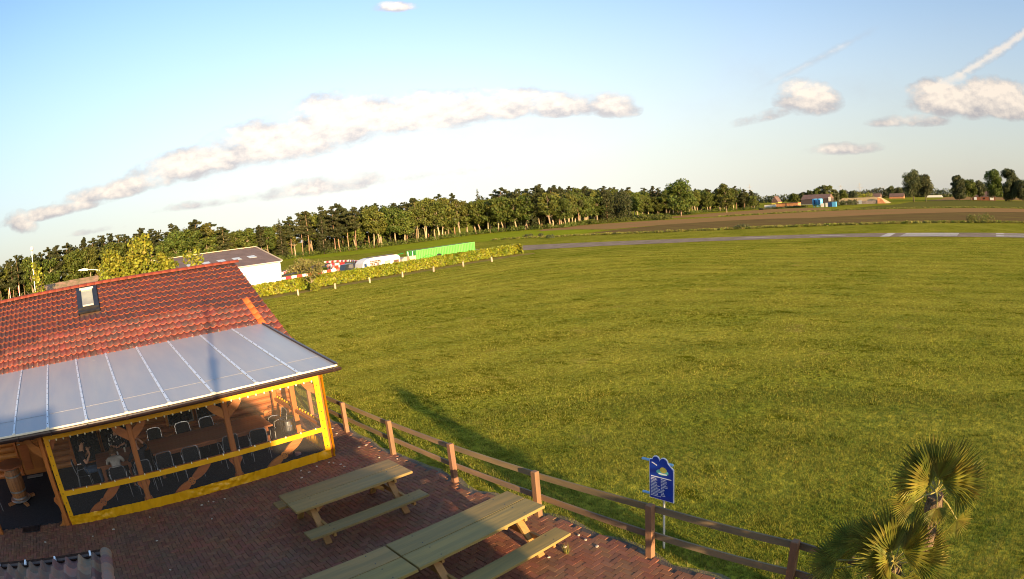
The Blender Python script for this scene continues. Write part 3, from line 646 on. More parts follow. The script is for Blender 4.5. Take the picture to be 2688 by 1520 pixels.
# roof window
def rp(x, y, h=0.0): return (x, y-h*math.sin(sang), roofz(y)+h*math.cos(sang))
def rbox(mb, x0, x1, y0, y1, h0, h1): mb.hexa([rp(x0, y0, h0), rp(x1, y0, h0), rp(x1, y1, h0), rp(x0, y1, h0), rp(x0, y0, h1), rp(x1, y0, h1), rp(x1, y1, h1), rp(x0, y1, h1)])
b = MB(); rbox(b, -0.44, 0.44, 21.32, 21.50, -0.02, 0.05); rbox(b, -0.44, -0.30, 21.50, 23.0, -0.02, 0.09); rbox(b, 0.30, 0.44, 21.50, 23.0, -0.02, 0.09); rbox(b, -0.30, 0.30, 22.90, 23.0, -0.02, 0.09)
rw = b.build('roof_window', m_darkmetal, house)
b = MB(); rbox(b, -0.30, 0.30, 21.5, 21.60, 0.0, 0.11); rbox(b, -0.30, -0.24, 21.6, 22.80, 0.0, 0.10); rbox(b, 0.24, 0.30, 21.6, 22.8, 0.0, 0.10); b.build('sash', m_black, rw)
b = MB(); rbox(b, -0.24, 0.24, 21.60, 22.80, 0.0, 0.07); b.build('pane', mat('window_blind_glass', (0.36, 0.36, 0.27), col2=(0.22, 0.21, 0.19), scale=1.2, rough=0.08, spec=0.8), rw)
b = MB(); rbox(b, -0.22, 0.22, 21.56, 21.63, 0.11, 0.125); b.build('sill_strip', m_alu_w, rw)
b = MB(); rbox(b, -0.30, 0.30, 22.80, 22.9, 0.0, 0.12); b.build('top_cover', m_alu_w, rw)

# ------------------------------------------------------------------ veranda
ver = thing('veranda', 'timber veranda with milky polycarbonate lean-to roof and brown gutter', 'veranda', (1.0, 15.0, 0))
P0Y, P0Z, P1Y, P1Z = 12.68, 2.56, 18.69, 3.06
def pz(y): return P0Z+(y-P0Y)*(P1Z-P0Z)/(P1Y-P0Y)
bx_bot = [-4.82, -3.77, -2.70, -1.65, -0.58, 0.43, 1.46, 2.49, 3.52, 4.57]
bx_top = [-5.10, -4.02, -2.94, -1.85, -0.76, 0.33, 1.41, 2.48, 3.57, 4.66]
edges = [(-5.9, -6.2)]+list(zip(bx_bot, bx_top))+[(5.54, 5.68)]
for (a0, a1), (c0, c1) in zip(edges[:-1], edges[1:]):
    bb = MB(); y0, z0, y1, z1 = P0Y+0.01, P0Z, P1Y, P1Z; g_ = 0.006
    bb.hexa([(a0+g_, y0, z0-0.016), (c0-g_, y0, z0-0.016), (c1-g_, y1, z1-0.016), (a1+g_, y1, z1-0.016), (a0+g_, y0, z0), (c0-g_, y0, z0), (c1-g_, y1, z1), (a1+g_, y1, z1)])
    bb.build('roof_panel', m_poly, ver)
for (a0, a1), (c0, c1) in zip(edges[:-1], edges[1:]):      # added thin strip for the beam line showing through each sheet
    f_ = 0.17; xa, xb, yy = a0+(a1-a0)*f_+0.04, c0+(c1-c0)*f_-0.04, P0Y+(P1Y-P0Y)*f_
    MB().box(xa, xb, yy-0.012, yy+0.012, pz(yy)+0.001, pz(yy)+0.004).build('beam_line', m_beam_line, ver)
for x0, x1 in zip(bx_bot, bx_top):
    bb = MB(); a = (x0, P0Y-0.0, P0Z+0.012); c = (x1, P1Y, P1Z+0.012); bb.bar(a, c, 0.062, 0.014)
    bt = bb.build('glazing_strip', m_alu, ver)
    s = MB()
    for i in range(12):
        t_ = (i+0.6)/12.5; px_ = x0+(x1-x0)*t_; py_ = P0Y+(P1Y-P0Y)*t_; s.lathe(px_, py_, [(0.013, pz(py_)+0.018), (0.013, pz(py_)+0.028)], 6)
    s.build('screws', m_darkmetal, bt)['kind'] = 'stuff'
    MB().box(x0-0.045, x0+0.045, P0Y-0.05, P0Y+0.06, P0Z-0.02, P0Z+0.032).build('end_clip', m_alu_w, ver)
b = MB(); b.box(-5.9, 5.56, P0Y-0.03, P0Y+0.008, P0Z-0.025, P0Z+0.012); b.build('front_edge_strip', m_alu_w, ver)
b = MB(); b.bar((5.56, P0Y-0.02, P0Z+0.01), (5.70, P1Y-0.1, P1Z+0.01), 0.05, 0.07); b.build('side_edge_strip', m_gutter, ver)
# half-round gutter
b = MB(); n = 8; vs = []
for xx in (-6.0, 5.60):
    for rr in (0.078, 0.070):
        for i in range(n+1):
            a = math.pi+math.pi*i/n; vs.append((xx, P0Y-0.10+rr*math.cos(a), P0Z-0.045+rr*math.sin(a)))
q = 2*(n+1); fs = []
for i in range(n): fs += [(i, q+i, q+i+1, i+1), (n+1+i, n+1+i+1, q+n+1+i+1, q+n+1+i)]
fs += [tuple(range(n+1)), tuple(q+i for i in range(n+1))]
b.raw(vs, fs); b.build('gutter', m_gutter, ver)
for i in range(12): MB().box(-5.6+i*1.0, -5.57+i*1.0, P0Y-0.17, P0Y-0.03, P0Z-0.115, P0Z-0.05).build('gutter_bracket', m_gutter, ver)
b = MB(); b.box(-5.9, 5.5, P0Y+0.02, P0Y+0.06, P0Z-0.14, P0Z-0.03); b.build('fascia', m_gutter, ver)
PY = 13.56
MB().cbox(-6.0, 5.48, PY-0.075, PY+0.075, 2.30, 2.47, 0.01).build('beam', m_oakh, ver)
MB().box(5.26, 5.42, PY+0.08, 18.0, 2.30, 2.45).build('side_beam', m_oak, ver)
for x in [-5.4, -4.4, -3.3, -2.2, -1.1, 0.0, 1.1, 2.2, 3.3, 4.4, 5.34]:
    MB().bar((x, P0Y+0.06, pz(P0Y)-0.09), (x, 17.95, pz(17.95)-0.09), 0.07, 0.12).build('rafter', m_oak, ver)
postx = [-4.6, -2.10, 0.42, 2.86, 5.34]
def curved_brace(x, sgn, y, z0, z1, reach, w=0.11, th=0.07):
    bb = MB(); pts_in = []; pts_out = []
    for i in range(9):
        t_ = i/8; xx = reach*t_**0.9; zz = z0+(z1-z0)*(t_**0.85); bow = 0.07*math.sin(math.pi*t_)
        wv = w*(1+0.25*math.sin(math.pi*t_*3))
        pts_out.append((x+sgn*(xx+bow), zz-bow)); pts_in.append((x+sgn*(xx-wv*0.75+bow*0.3), zz+wv*0.75+bow*0.2))
    poly = pts_out+pts_in[::-1]
    if sgn < 0: poly = poly[::-1]
    poly = [(px_, min(pz_, z1)) for px_, pz_ in poly]
    bb.prism(poly, 'y', y-th/2, y+th/2); return bb
for i, x in enumerate(postx):
    bb = MB(); bb.prism([(x-0.07, PY-0.05), (x-0.05, PY-0.07), (x+0.05, PY-0.07), (x+0.07, PY-0.05), (x+0.07, PY+0.05), (x+0.05, PY+0.07), (x-0.05, PY+0.07), (x-0.07, PY+0.05)], 'z', 0.05, 2.30)
    bb.build('post', m_oak, ver)
    for sgn in (-1, 1):
        if (i == len(postx)-1 and sgn > 0): continue
        curved_brace(x+sgn*0.06, sgn, PY, 1.72, 2.295, 0.46).build('knee_brace', m_oakh, ver)
        # ornamental foot and shoulder cut-outs below the middle rail
        if 0 < i < 4:
            MB().prism([(x+sgn*0.075, 0.05), (x+sgn*0.30, 0.05), (x+sgn*0.20, 0.10), (x+sgn*0.13, 0.20), (x+sgn*0.10, 0.32), (x+sgn*0.075, 0.34)][::(-1 if sgn < 0 else 1)], 'y', PY-0.03, PY+0.03).build('foot_bracket', m_oakh, ver)
            MB().prism([(x+sgn*0.075, 0.78), (x+sgn*0.15, 0.75), (x+sgn*0.17, 0.68), (x+sgn*0.10, 0.58), (x+sgn*0.075, 0.52)][::(-1 if sgn > 0 else 1)], 'y', PY-0.03, PY+0.03).build('post_bracket', m_oakh, ver)
MB().cbox(-2.03, 5.27, PY-0.035, PY+0.035, 0.80, 0.89).build('rail', m_oakh, ver)
# propeller-shaped diagonal boards
for (x0, x1) in ((-1.98, 0.34), (0.50, 2.78), (2.94, 5.26)):
    cx, cz = (x0+x1)/2, 0.45; dx_, dz_ = 0.58, 0.34; ang = math.atan2(dz_, dx_)
    top_, bot_ = [], []; L_ = 0.80
    for i in range(17):
        t_ = -1+i/8; wv = 0.028+0.075*math.sin(math.pi*min(1, abs(t_)*1.02))**0.8*(1 if abs(t_) < 0.98 else 0.5)
        ux, uz = cx+t_*L_*math.cos(ang)*0.86, cz+t_*L_*math.sin(ang)*0.86
        top_.append((ux-wv*math.sin(ang), uz+wv*math.cos(ang))); bot_.append((ux+wv*math.sin(ang), uz-wv*math.cos(ang)))
    poly = bot_+top_[::-1]; poly = [(a, min(max(c, 0.06), 0.80)) for a, c in poly]
    pr = MB().prism(poly, 'y', PY-0.025, PY+0.025).build('propeller_brace', m_oakh, ver)
    hb = MB(); n = 16; vs = [(cx+0.095*math.cos(2*math.pi*i/n), cz+0.095*math.sin(2*math.pi*i/n)) for i in range(n)]; hb.prism(vs, 'y', PY-0.045, PY-0.026); hb.build('hub', m_oakh, pr)
    for k in range(6):
        a = k*math.pi/3; c0, c1 = cx+0.055*math.cos(a), cz+0.055*math.sin(a)
        MB().prism([(c0+0.012*math.cos(2*math.pi*i/8), c1+0.012*math.sin(2*math.pi*i/8)) for i in range(8)], 'y', PY-0.050, PY-0.046).build('bolt', m_black, pr)
# right side wall of the veranda: beam posts and rails along Y
for y in (15.7, 17.5):
    MB().cbox(5.27, 5.41, y-0.07, y+0.07, 0.05, 2.30).build('post', m_oak, ver)
MB().box(5.31, 5.37, 13.64, 17.43, 0.80, 0.89).build('rail', m_oak, ver)

# ------------------------------------------------------------------ yellow weather curtains
def rumple(x, z, a=0.02): return a*(math.sin(x*9.1+z*7)+0.6*math.sin(x*21.3+z*3+1.3)+0.4*math.sin(x*37+2))
def cloth_strip(mb, p00, p10, p11, p01, nu, nv, nrm, amp, seed=0.0):
    p00, p10, p11, p01 = map(Vector, (p00, p10, p11, p01)); nrm = Vector(nrm); base = len(mb.v)
    for j in range(nv+1):
        for i in range(nu+1):
            u, v = i/nu, j/nv; p = (p00*(1-u)+p10*u)*(1-v)+(p01*(1-u)+p11*u)*v
            s_ = (p.x+p.y)*1.0; q = Vector((s_*5.5+seed*7, v*2.2*(0.6+0.8*math.sin(s_*1.7)), seed)); d_ = 2.6*amp*(mnoise.noise(q)+0.55*mnoise.noise(q*2.3+Vector((0, s_*2.0, 3)))) if True else (0.5*math.sin(s_*9.1+seed+v*7)+0.7*math.sin(s_*19.3+seed*2-v*9+1.5*math.sin(s_*4.3))+0.45*math.sin(s_*31+v*4+2*math.sin(s_*7.1)))
            mb.v.append(tuple(p+nrm*d_))
    for j in range(nv):
        for i in range(nu):
            a = base+j*(nu+1)+i; mb.f.append((a, a+1, a+nu+2, a+nu+1)); mb.mi.append(0)
def curtain(root, A, B, zt, zr, zb, nrm, tw=0.15):
    A = Vector(A); B = Vector(B); d = (B-A).normalized(); L_ = (B-A).length; U = Vector((0, 0, 1))
    nu = int(L_*14)
    b = MB(); cloth_strip(b, A+U*(zt-0.13), B+U*(zt-0.13), B+U*zt, A+U*zt, nu, 2, nrm, 0.003, 1); b.build('top_band', m_yellow, root, smooth=True)
    b = MB(); cloth_strip(b, A+U*(zr-0.07)+d*tw, B+U*(zr-0.07)-d*tw, B+U*(zr+0.055)-d*tw, A+U*(zr+0.055)+d*tw, nu, 2, nrm, 0.004, 2); b.build('middle_band', m_yellow, root, smooth=True)
    b = MB(); cloth_strip(b, A+U*(zb)+d*0.0-Vector(nrm)*0.03, B+U*zb-Vector(nrm)*0.03, B+U*(zb+0.24), A+U*(zb+0.24), nu*3, 8, nrm, 0.014, 3); b.build('hem', m_yellow, root, smooth=True)
    for (p, q) in ((A, A+d*tw), (B-d*tw, B)):
        b = MB(); cloth_strip(b, p+U*(zb+0.24), q+U*(zb+0.24), q+U*(zt-0.13), p+U*(zt-0.13), 4, 24, nrm, 0.003, 4); sb = b.build('side_band', m_yellow, root, smooth=True)
        for k in range(8):
            c = (p+q)/2+U*(zb+0.35+k*(zt-zb-0.5)/7.5)+Vector(nrm)*0.012
            e = MB(); e.ball(tuple(c), 0.014, 8, 5); e.build('eyelet', m_darkmetal, sb)
    n2 = 10
    for (z0, z1) in ((zb+0.24, zr-0.07), (zr+0.055, zt-0.13)):
        b = MB(); cloth_strip(b, A+d*tw+U*z0, B-d*tw+U*z0, B-d*tw+U*z1, A+d*tw+U*z1, nu, 6, nrm, 0.0035, z0); b.build('clear_window', m_film, root, smooth=True)
fc = thing('weather_curtain', 'long yellow framed clear plastic curtain laced across the veranda front', 'curtain', (1.7, 13.42, 0), 'yellow weather curtains of the veranda')
curtain(fc, (-1.97, 13.43, 0), (5.33, 13.43, 0), 2.265, 0.86, 0.055, (0, -1, 0))
for i in range(34):
    x = -1.8+i*0.21; b = MB(); b.ball((x, 13.415, 2.13+rng.uniform(-.01, .005)), (0.022, 0.012, 0.028), 8, 5); b.build('fastener', mat('fastener_tab', (0.80, 0.74, 0.50), var=0.1) if 'fastener_tab' not in MATS else MATS['fastener_tab'], fc)
for i in range(17):
    x = -1.55+i*0.41; b = MB(); b.box(x-0.012, x+0.012, 13.385, 13.42, 0.905, 0.945); b.build('fastener', MATS['fastener_tab'], fc)
scur = thing('weather_curtain', 'shorter yellow framed clear curtain closing the right end of the veranda', 'curtain', (5.42, 15.5, 0), 'yellow weather curtains of the veranda')
curtain(scur, (5.44, 13.40, 0), (5.44, 17.6, 0), 2.255, 0.86, 0.055, (1, 0, 0))

for i in range(18): MB().box(5.385, 5.43, 13.75+i*0.21, 13.81+i*0.21, 0.90, 0.95).build('fastener', m_yellow, scur)

# ------------------------------------------------------------------ veranda furniture
def wood_table(name, label, x0, x1, y0, y1, h, nplank, m, group=None):
    t = thing(name, label, 'table', ((x0+x1)/2, (y0+y1)/2, 0.064), group); w = (y1-y0)/nplank
    for i in range(nplank): MB().cbox(x0, x1, y0+i*w+0.003, y0+(i+1)*w-0.003, h-0.045, h, 0.006).build('tabletop_plank', m, t)
    MB().box(x0+0.12, x1-0.12, y0+0.10, y0+0.13, h-0.14, h-0.045).build('apron', m, t); MB().box(x0+0.12, x1-0.12, y1-0.13, y1-0.10, h-0.14, h-0.045).build('apron', m, t)
    for x in (x0+0.16, x1-0.16):
        for y in (y0+0.16, y1-0.16): MB().cbox(x-0.045, x+0.045, y-0.045, y+0.045, 0.064, h-0.045).build('leg', m, t)
    return t
m_tabletop = mat('red_brown_tabletop', (0.33, 0.125, 0.055), col2=(0.24, 0.10, 0.05), scale=4, stretch=(0.12, 1, 1), rough=0.35, spec=0.4, objrand=0.1)
wood_table('dining_table', 'small square wooden table with four people seated around it', -0.77, 0.38, 15.08, 16.30, 0.80, 6, m_tabletop)
wood_table('dining_table', 'long reddish brown plank table running along the veranda', 0.95, 4.43, 15.12, 16.42, 0.80, 7, m_tabletop)
def make_chair():
    t = thing('chair', '', 'chair', (0, 0, 0), 'metal tube chairs on the veranda')
    # local: faces +Y, origin on the floor under the seat
    for s in (-1, 1):
        b = MB(); b.tube([(s*0.24, 0.20, 0), (s*0.235, 0.18, 0.42), (s*0.235, 0.14, 0.46)], 0.0095, 6); b.build('leg', m_chrome, t)
        b = MB(); b.tube([(s*0.24, -0.27, 0), (s*0.235, -0.22, 0.42), (s*0.235, -0.20, 0.46)], 0.0095, 6); b.build('leg', m_chrome, t)
        b = MB(); b.tube([(s*0.235, -0.20, 0.46), (s*0.255, -0.15, 0.64), (s*0.26, 0.06, 0.66), (s*0.25, 0.16, 0.62), (s*0.238, 0.18, 0.44)], 0.0095, 6); b.build('armrest', m_chrome, t)
    b = MB(); b.tube([(-0.225, -0.20, 0.44), (-0.225, -0.25, 0.66), (-0.22, -0.275, 0.80), (-0.17, -0.285, 0.86), (0, -0.295, 0.875), (0.17, -0.285, 0.86), (0.22, -0.275, 0.80), (0.225, -0.25, 0.66), (0.225, -0.20, 0.44)], 0.0105, 6); b.build('back_frame', m_chrome, t)
    b = MB(); n = 6; base = []
    for i in range(n+1):
        for j in range(5):
            u = -1+2*i/n; v = j/4; b.v.append((0.205*u*(1 if j < 4 else 0.9), -0.215-0.07*v-0.03*(1-u*u), 0.50+0.35*v))
    for i in range(n):
        for j in range(4): a = i*5+j; b.f.append((a, a+5, a+6, a+1)); b.mi.append(0)
    b.build('backrest', m_blackmesh, t, smooth=True)
    b = MB(); b.cbox(-0.22, 0.22, -0.20, 0.20, 0.435, 0.465, 0.01); b.build('seat', m_blackmesh, t)
    return t
ch0 = make_chair(); index_kids(ch0)
chairs = [(-0.20, 14.72, 0.0, 'tube chair under the long-haired person, back to the curtain'), (0.52, 14.72, 0.05, 'tube chair under the bald man behind the timber post'),
          (1.16, 14.98, 0.10, 'empty tube chair next to the bald man, tucked at the long table'), (1.95, 14.92, -0.08, 'empty tube chair at the middle of the near side of the long table'),
          (3.05, 15.02, 0.12, 'empty tube chair just right of the second timber post'), (3.88, 14.93, -0.15, 'empty tube chair at the right end of the near side of the long table'),
          (0.05, 16.86, math.pi, 'tube chair under the man in the dotted sweater'), (-1.28, 15.70, -math.pi/2, 'tube chair under the man in the black shirt at the left'),
          (2.18, 16.78, math.pi, 'empty tube chair across the long table in front of the log wall'), (2.96, 16.72, math.pi+0.15, 'empty tube chair across the long table below the bright window'),
          (1.25, 16.85, math.pi-0.1, 'empty tube chair across the long table nearest the log panel'), (4.80, 15.9, math.pi/2, 'empty tube chair at the head of the long table'),
          (-5.0, 15.2, 0.6, 'tube chair in the dark beside the barrel at the open end')]
for i, (x, y, rz, lab) in enumerate(chairs):
    o = ch0 if i == 0 else copy_tree(ch0)
    o.location = (x, y, 0.064); o.rotation_euler = (0, 0, rz); o['label'] = lab; o['group'] = 'metal tube chairs on the veranda'
# patio heater
t = thing('patio_heater', 'round dark patio fire basket on a pedestal inside the veranda corner', 'heater', (4.62, 14.35, 0.064))
b = MB(); b.lathe(4.62, 14.35, [(0.20, 0.064), (0.20, 0.09), (0.03, 0.12), (0.03, 0.60), (0.16, 0.66), (0.17, 0.70)], 20); b.build('pedestal', m_darkmetal, t)
b = MB(); b.lathe(4.62, 14.35, [(0.10, 0.705), (0.11, 0.88), (0.09, 0.90), (0.085, 1.02)], 16); b.build('burner', m_steel, t)
for z in (0.71, 1.10):
    b = MB(); b.tube([(4.62+0.20*math.cos(2*math.pi*i/24), 14.35+0.20*math.sin(2*math.pi*i/24), z) for i in range(25)], 0.014, 6); b.build('ring', m_black, t)
for i in range(14):
    a = 2*math.pi*i/14; MB().bar((4.62+0.2*math.cos(a), 14.35+0.2*math.sin(a), 0.71), (4.62+0.2*math.cos(a), 14.35+0.2*math.sin(a), 1.10), 0.008, 0.008).build('guard_bar', m_black, t)
# barrel table
def barrel_table(cx, cy):
    t = thing('barrel_table', 'upright wooden barrel with steel hoops and a round wooden table top', 'table', (cx, cy, 0.064))
    n = 18
    for k in range(n):
        b = MB(); a0, a1 = 2*math.pi*k/n+0.012, 2*math.pi*(k+1)/n-0.012; pr = [(0.235, 0.16), (0.265, 0.33), (0.285, 0.52), (0.285, 0.68), (0.262, 0.86), (0.235, 0.99)]
        vs = []
        for (r, z) in pr:
            for rr in (r, r-0.02):
                for a in (a0, a1): vs.append((cx+rr*math.cos(a), cy+rr*math.sin(a), z))
        fs = []
        for i in range(len(pr)-1): q = i*4; fs += [(q, q+1, q+5, q+4), (q+1, q+3, q+7, q+5), (q+2, q, q+4, q+6)]
        fs += [(0, 2, 3, 1), (20, 21, 23, 22)]
        b.raw(vs, fs); b.build('stave', m_barrel, t)
    for (z, r) in ((0.20, 0.246), (0.38, 0.274), (0.78, 0.277), (0.95, 0.246)):
        b = MB(); b.lathe(cx, cy, [(r, z-0.022), (r+0.004, z-0.02), (r+0.004, z+0.02), (r, z+0.022)], 24); b.build('hoop', m_hoop, t)
    b = MB(); b.lathe(cx, cy, [(0.42, 1.00), (0.43, 1.015), (0.43, 1.035), (0.42, 1.05)], 28); b.build('tabletop', m_tabletop, t)
    b = MB(); b.lathe(cx, cy, [(0.33, 0.125), (0.34, 0.135), (0.34, 0.15), (0.33, 0.16)], 24); b.build('foot_ring', m_hoop, t)
    for a in (R(-60), R(30), R(120), R(210)):
        b = MB(); b.bar((cx+0.1*math.cos(a), cy+0.1*math.sin(a), 0.095), (cx+0.50*math.cos(a), cy+0.50*math.sin(a), 0.095), 0.10, 0.06); b.build('foot', m_barrel, t)
    return t
barrel_table(-3.88, 15.75).scale = (1.22, 1.22, 1.08)
# doormat strip in front of door, coat stand silhouette
tag(MB().box(-3.75, -3.05, 17.62, 17.84, 0.066, 0.085).build('doormat', mat('grey_mat', (0.22, 0.20, 0.17), var=0.2)), 'pale worn doormat before the panelled door', 'doormat')
t = thing('wall_lamp', 'small pale glass lamp fixed beside the panelled door', 'lamp', (-3.99, 18.0, 1.75))
b = MB(); b.lathe(-4.03, 17.93, [(0.03, 1.16), (0.05, 1.22), (0.035, 1.30)], 10); b.build('shade', m_whitep, t); MB().box(-4.05, -4.01, 17.93, 18.02, 1.19, 1.22).build('bracket', m_darkmetal, t)
# tableware on small table
def cup(x, y, z, label, m=m_whitep, r=0.035, h=0.09):
    b = MB(); b.lathe(x, y, [(r*0.8, z), (r, z+h), (r-0.005, z+h), (r*0.7, z+0.01)], 12); tag(b.build('cup', m, smooth=True), label, 'cup')
cup(-0.42, 15.22, 0.80, 'white cup near the front left corner of the square table')
cup(-0.05, 15.75, 0.80, 'white cup in the middle of the square table')
cup(0.20, 15.9, 0.80, 'pale beaker near the right edge of the square table', m_lampw, 0.03, 0.12)
t = thing('ashtray', 'round glass ashtray by the front edge of the square table', 'ashtray', (-0.25, 15.24, 0.80))
b = MB(); b.lathe(-0.25, 15.24, [(0.05, 0.80), (0.065, 0.835), (0.05, 0.835), (0.045, 0.815)], 14); b.build('bowl', m_steel, t, smooth=True)

# ------------------------------------------------------------------ people
def skin_body(name, joints, edges_, tags, mats, order, parent, extra=None):
    me = bpy.data.meshes.new(name+'_skeleton'); me.from_pydata([j[0] for j in joints], edges_, [])
    o = bpy.data.objects.new(name+'_tmp', me); C.objects.link(o)
    sk = o.modifiers.new('s', 'SKIN'); sv = me.skin_vertices[0].data
    for i, j in enumerate(joints): sv[i].radius = (j[1], j[1]) if not isinstance(j[1], tuple) else j[1]
    sv[0].use_root = True
    ss = o.modifiers.new('u', 'SUBSURF'); ss.levels = 2; ss.render_levels = 2
    dg = bpy.context.evaluated_depsgraph_get(); ev = o.evaluated_get(dg); m2 = bpy.data.meshes.new_from_object(ev)
    bpy.data.objects.remove(o); bpy.data.meshes.remove(me)
    for q in order: m2.materials.append(mats[q])
    J = np.array([j[0] for j in joints]); 
    # sample along edges for a better nearest look-up
    S = []; T = []
    for a, c in edges_:
        for u in (0.1, 0.35, 0.5): S.append(J[a]*(1-u)+J[c]*u); T.append(tags[a])
        for u in (0.65, 0.9): S.append(J[a]*(1-u)+J[c]*u); T.append(tags[c])
    S = np.array(S)
    for p in m2.polygons:
        c = np.array(p.center); k = int(np.argmin(((S-c)**2).sum(1))); p.material_index = order.index(T[k]); p.use_smooth = True
    ob = bpy.data.objects.new('body', m2); C.objects.link(ob); ob.parent = parent
    return ob
def hand_mesh(parent_mesh_list, wrist, direction, side, curl=0.5):
    pass
def person(label, loc, rz, pose, mats, hair=None, bald=False, lean=0.0):
    t = thing('person', label, 'person', loc)
    t.rotation_euler = (0, 0, rz)
    # local frame: faces +Y, seat at z 0.46
    L_ = lean
    q_ = L_*L_; hip = (0, 0, 0.55); mid = (0, 0.05*L_+0.0, 0.75-0.03*q_); ch = (0, 0.24*L_, 0.95-0.12*q_); nk = (0, 0.40*L_+0.01, 1.11-0.20*q_); hd = (0, 0.48*L_+0.03, 1.24-0.26*q_)
    J = [(hip, (0.16, 0.12)), (mid, (0.14, 0.105)), (ch, (0.165, 0.115)), (nk, (0.055, 0.055)), ((hd[0], hd[1], hd[2]-0.03), (0.078, 0.085)), ((hd[0], hd[1]+0.0, hd[2]+0.055), (0.075, 0.085))]
    T = ['shirt', 'shirt', 'shirt', 'skin', 'skin', 'skin']; E_ = [(0, 1), (1, 2), (2, 3), (3, 4), (4, 5)]
    for s in (-1, 1):
        b0 = len(J)
        J += [((s*0.10, 0.06, 0.53), 0.09), ((s*0.13, 0.44, 0.53), 0.065), ((s*0.13, 0.46, 0.28), 0.05), ((s*0.13, 0.44, 0.09), 0.036), ((s*0.13, 0.50, 0.045), 0.038), ((s*0.135, 0.60, 0.035), 0.03)]
        T += ['trousers', 'trousers', 'trousers', 'trousers', 'shoe', 'shoe']
        E_ += [(0, b0), (b0, b0+1), (b0+1, b0+2), (b0+2, b0+3), (b0+3, b0+4), (b0+4, b0+5)]
    for s, key in ((-1, 'L'), (1, 'R')):
        el, wr, hn = pose[key]; b0 = len(J)
        J += [((s*0.19, ch[1], ch[2]+0.07), 0.062), (el, 0.043), (wr, 0.030), (hn, (0.036, 0.024))]
        T += ['shirt', 'sleeve', 'skin', 'skin']; E_ += [(2, b0), (b0, b0+1), (b0+1, b0+2), (b0+2, b0+3)]
        w = Vector(wr); h = Vector(hn); d = (h-w).normalized(); side = d.cross(Vector((0, 0, 1)))
        if side.length < 0.1: side = Vector((1, 0, 0))
        side.normalize(); nrm = side.cross(d)
        for k, (off, ln) in enumerate(((-0.030, 0.060), (-0.010, 0.072), (0.010, 0.068), (0.029, 0.052))):
            b1 = len(J); p0 = h+side*off+d*0.025; p1 = p0+d*ln*0.55-nrm*0.012; p2 = p1+d*ln*0.3-nrm*0.030
            J += [(tuple(p0), 0.010), (tuple(p1), 0.009), (tuple(p2), 0.007)]; T += ['skin']*3; E_ += [(b0+3, b1), (b1, b1+1), (b1+1, b1+2)]
        b1 = len(J); p0 = h-side*s*0.034-d*0.01; p1 = p0-side*s*0.02+d*0.03
        J += [(tuple(p0), 0.012), (tuple(p1), 0.009)]; T += ['skin']*2; E_ += [(b0+3, b1), (b1, b1+1)]
    mm = dict(mats); mm['skin'] = m_skin; mm.setdefault('sleeve', mm['shirt']); order = ['skin', 'shirt', 'sleeve', 'trousers', 'shoe']
    skin_body('person', J, E_, T, mm, order, t)
    hx, hy, hz = hd; hz += 0.02
    b = MB(); b.raw([(hx-0.014, hy+0.088, hz-0.01), (hx+0.014, hy+0.088, hz-0.01), (hx, hy+0.116, hz-0.018), (hx, hy+0.090, hz+0.035)], [(0, 2, 3), (2, 1, 3), (0, 1, 2)]); b.v = [tuple(v) for v in b.v]
    o = b.build('nose', m_skin, None); o.parent = t
    for s in (-1, 1):
        o = MB().ball((hx+s*0.030, hy+0.083, hz+0.022), (0.013, 0.008, 0.008), 8, 5).build('eye', m_black, None, smooth=True); o.parent = t
        o = MB().ball((hx+s*0.082, hy-0.005, hz), (0.010, 0.020, 0.030), 8, 5).build('ear', m_skin, None, smooth=True); o.parent = t
    o = MB().ball((hx, hy+0.090, hz-0.045), (0.024, 0.006, 0.006), 8, 4).build('mouth', mat('lips', (0.36, 0.12, 0.10), var=0.1) if 'lips' not in MATS else MATS['lips'], None); o.parent = t
    if hair == 'short' or hair == 'long':
        b = MB(); n, m = 16, 8
        for i in range(m+1):
            th = (math.pi*0.62)*i/m
            for k in range(n):
                a = 2*math.pi*k/n; fr = math.sin(a) > 0.3; tt = th*(0.62 if fr else 1.0); r = 0.094
                b.v.append((hx+r*0.93*math.sin(tt)*math.cos(a), hy-0.008+r*1.06*math.sin(tt)*math.sin(a), hz+0.022+r*1.06*math.cos(tt)))
        for i in range(m):
            for k in range(n): k2 = (k+1) % n; b.f.append((i*n+k, (i+1)*n+k, (i+1)*n+k2, i*n+k2)); b.mi.append(0)
        if hair == 'long':
            for k in range(14):
                a = math.pi+math.pi*k/13; x0, y0 = hx+0.088*math.cos(a), hy+0.088*math.sin(a)
                b.tube([(x0, y0, hz+0.03), (x0*1.08+hx*-.08, y0-0.02, hz-0.10), (x0*1.02+rng.uniform(-.02, .02), y0-0.01, hz-0.26), (x0*0.9, y0+0.01, hz-0.36)], [0.022, 0.024, 0.020, 0.006], 6)
        o = b.build('hair', mats['hair'], None, smooth=True); o.parent = t
    return t
person('man in a black T-shirt and jeans drinking at the left of the square table', (-1.20, 15.70, 0.064), -math.pi/2,
       dict(L=((-0.27, 0.10, 0.80), (-0.16, 0.26, 0.98), (-0.12, 0.30, 1.05)), R=((0.28, 0.12, 0.78), (0.16, 0.30, 0.98), (0.09, 0.27, 1.10))),
       dict(shirt=m_shirt_k, sleeve=m_skin, trousers=m_jeans, shoe=m_shoe, hair=m_hair_d), 'short', lean=0.15)
person('man in a dark sweater with white dots behind the square table, forearms on it', (0.05, 16.78, 0.064), math.pi,
       dict(L=((-0.27, 0.12, 0.78), (-0.14, 0.36, 0.80), (-0.06, 0.40, 0.80)), R=((0.28, 0.12, 0.78), (0.20, 0.36, 0.80), (0.12, 0.42, 0.80))),
       dict(shirt=m_shirt_dots, trousers=m_dark_t, shoe=m_shoe, hair=m_hair_d), 'short', lean=0.2)
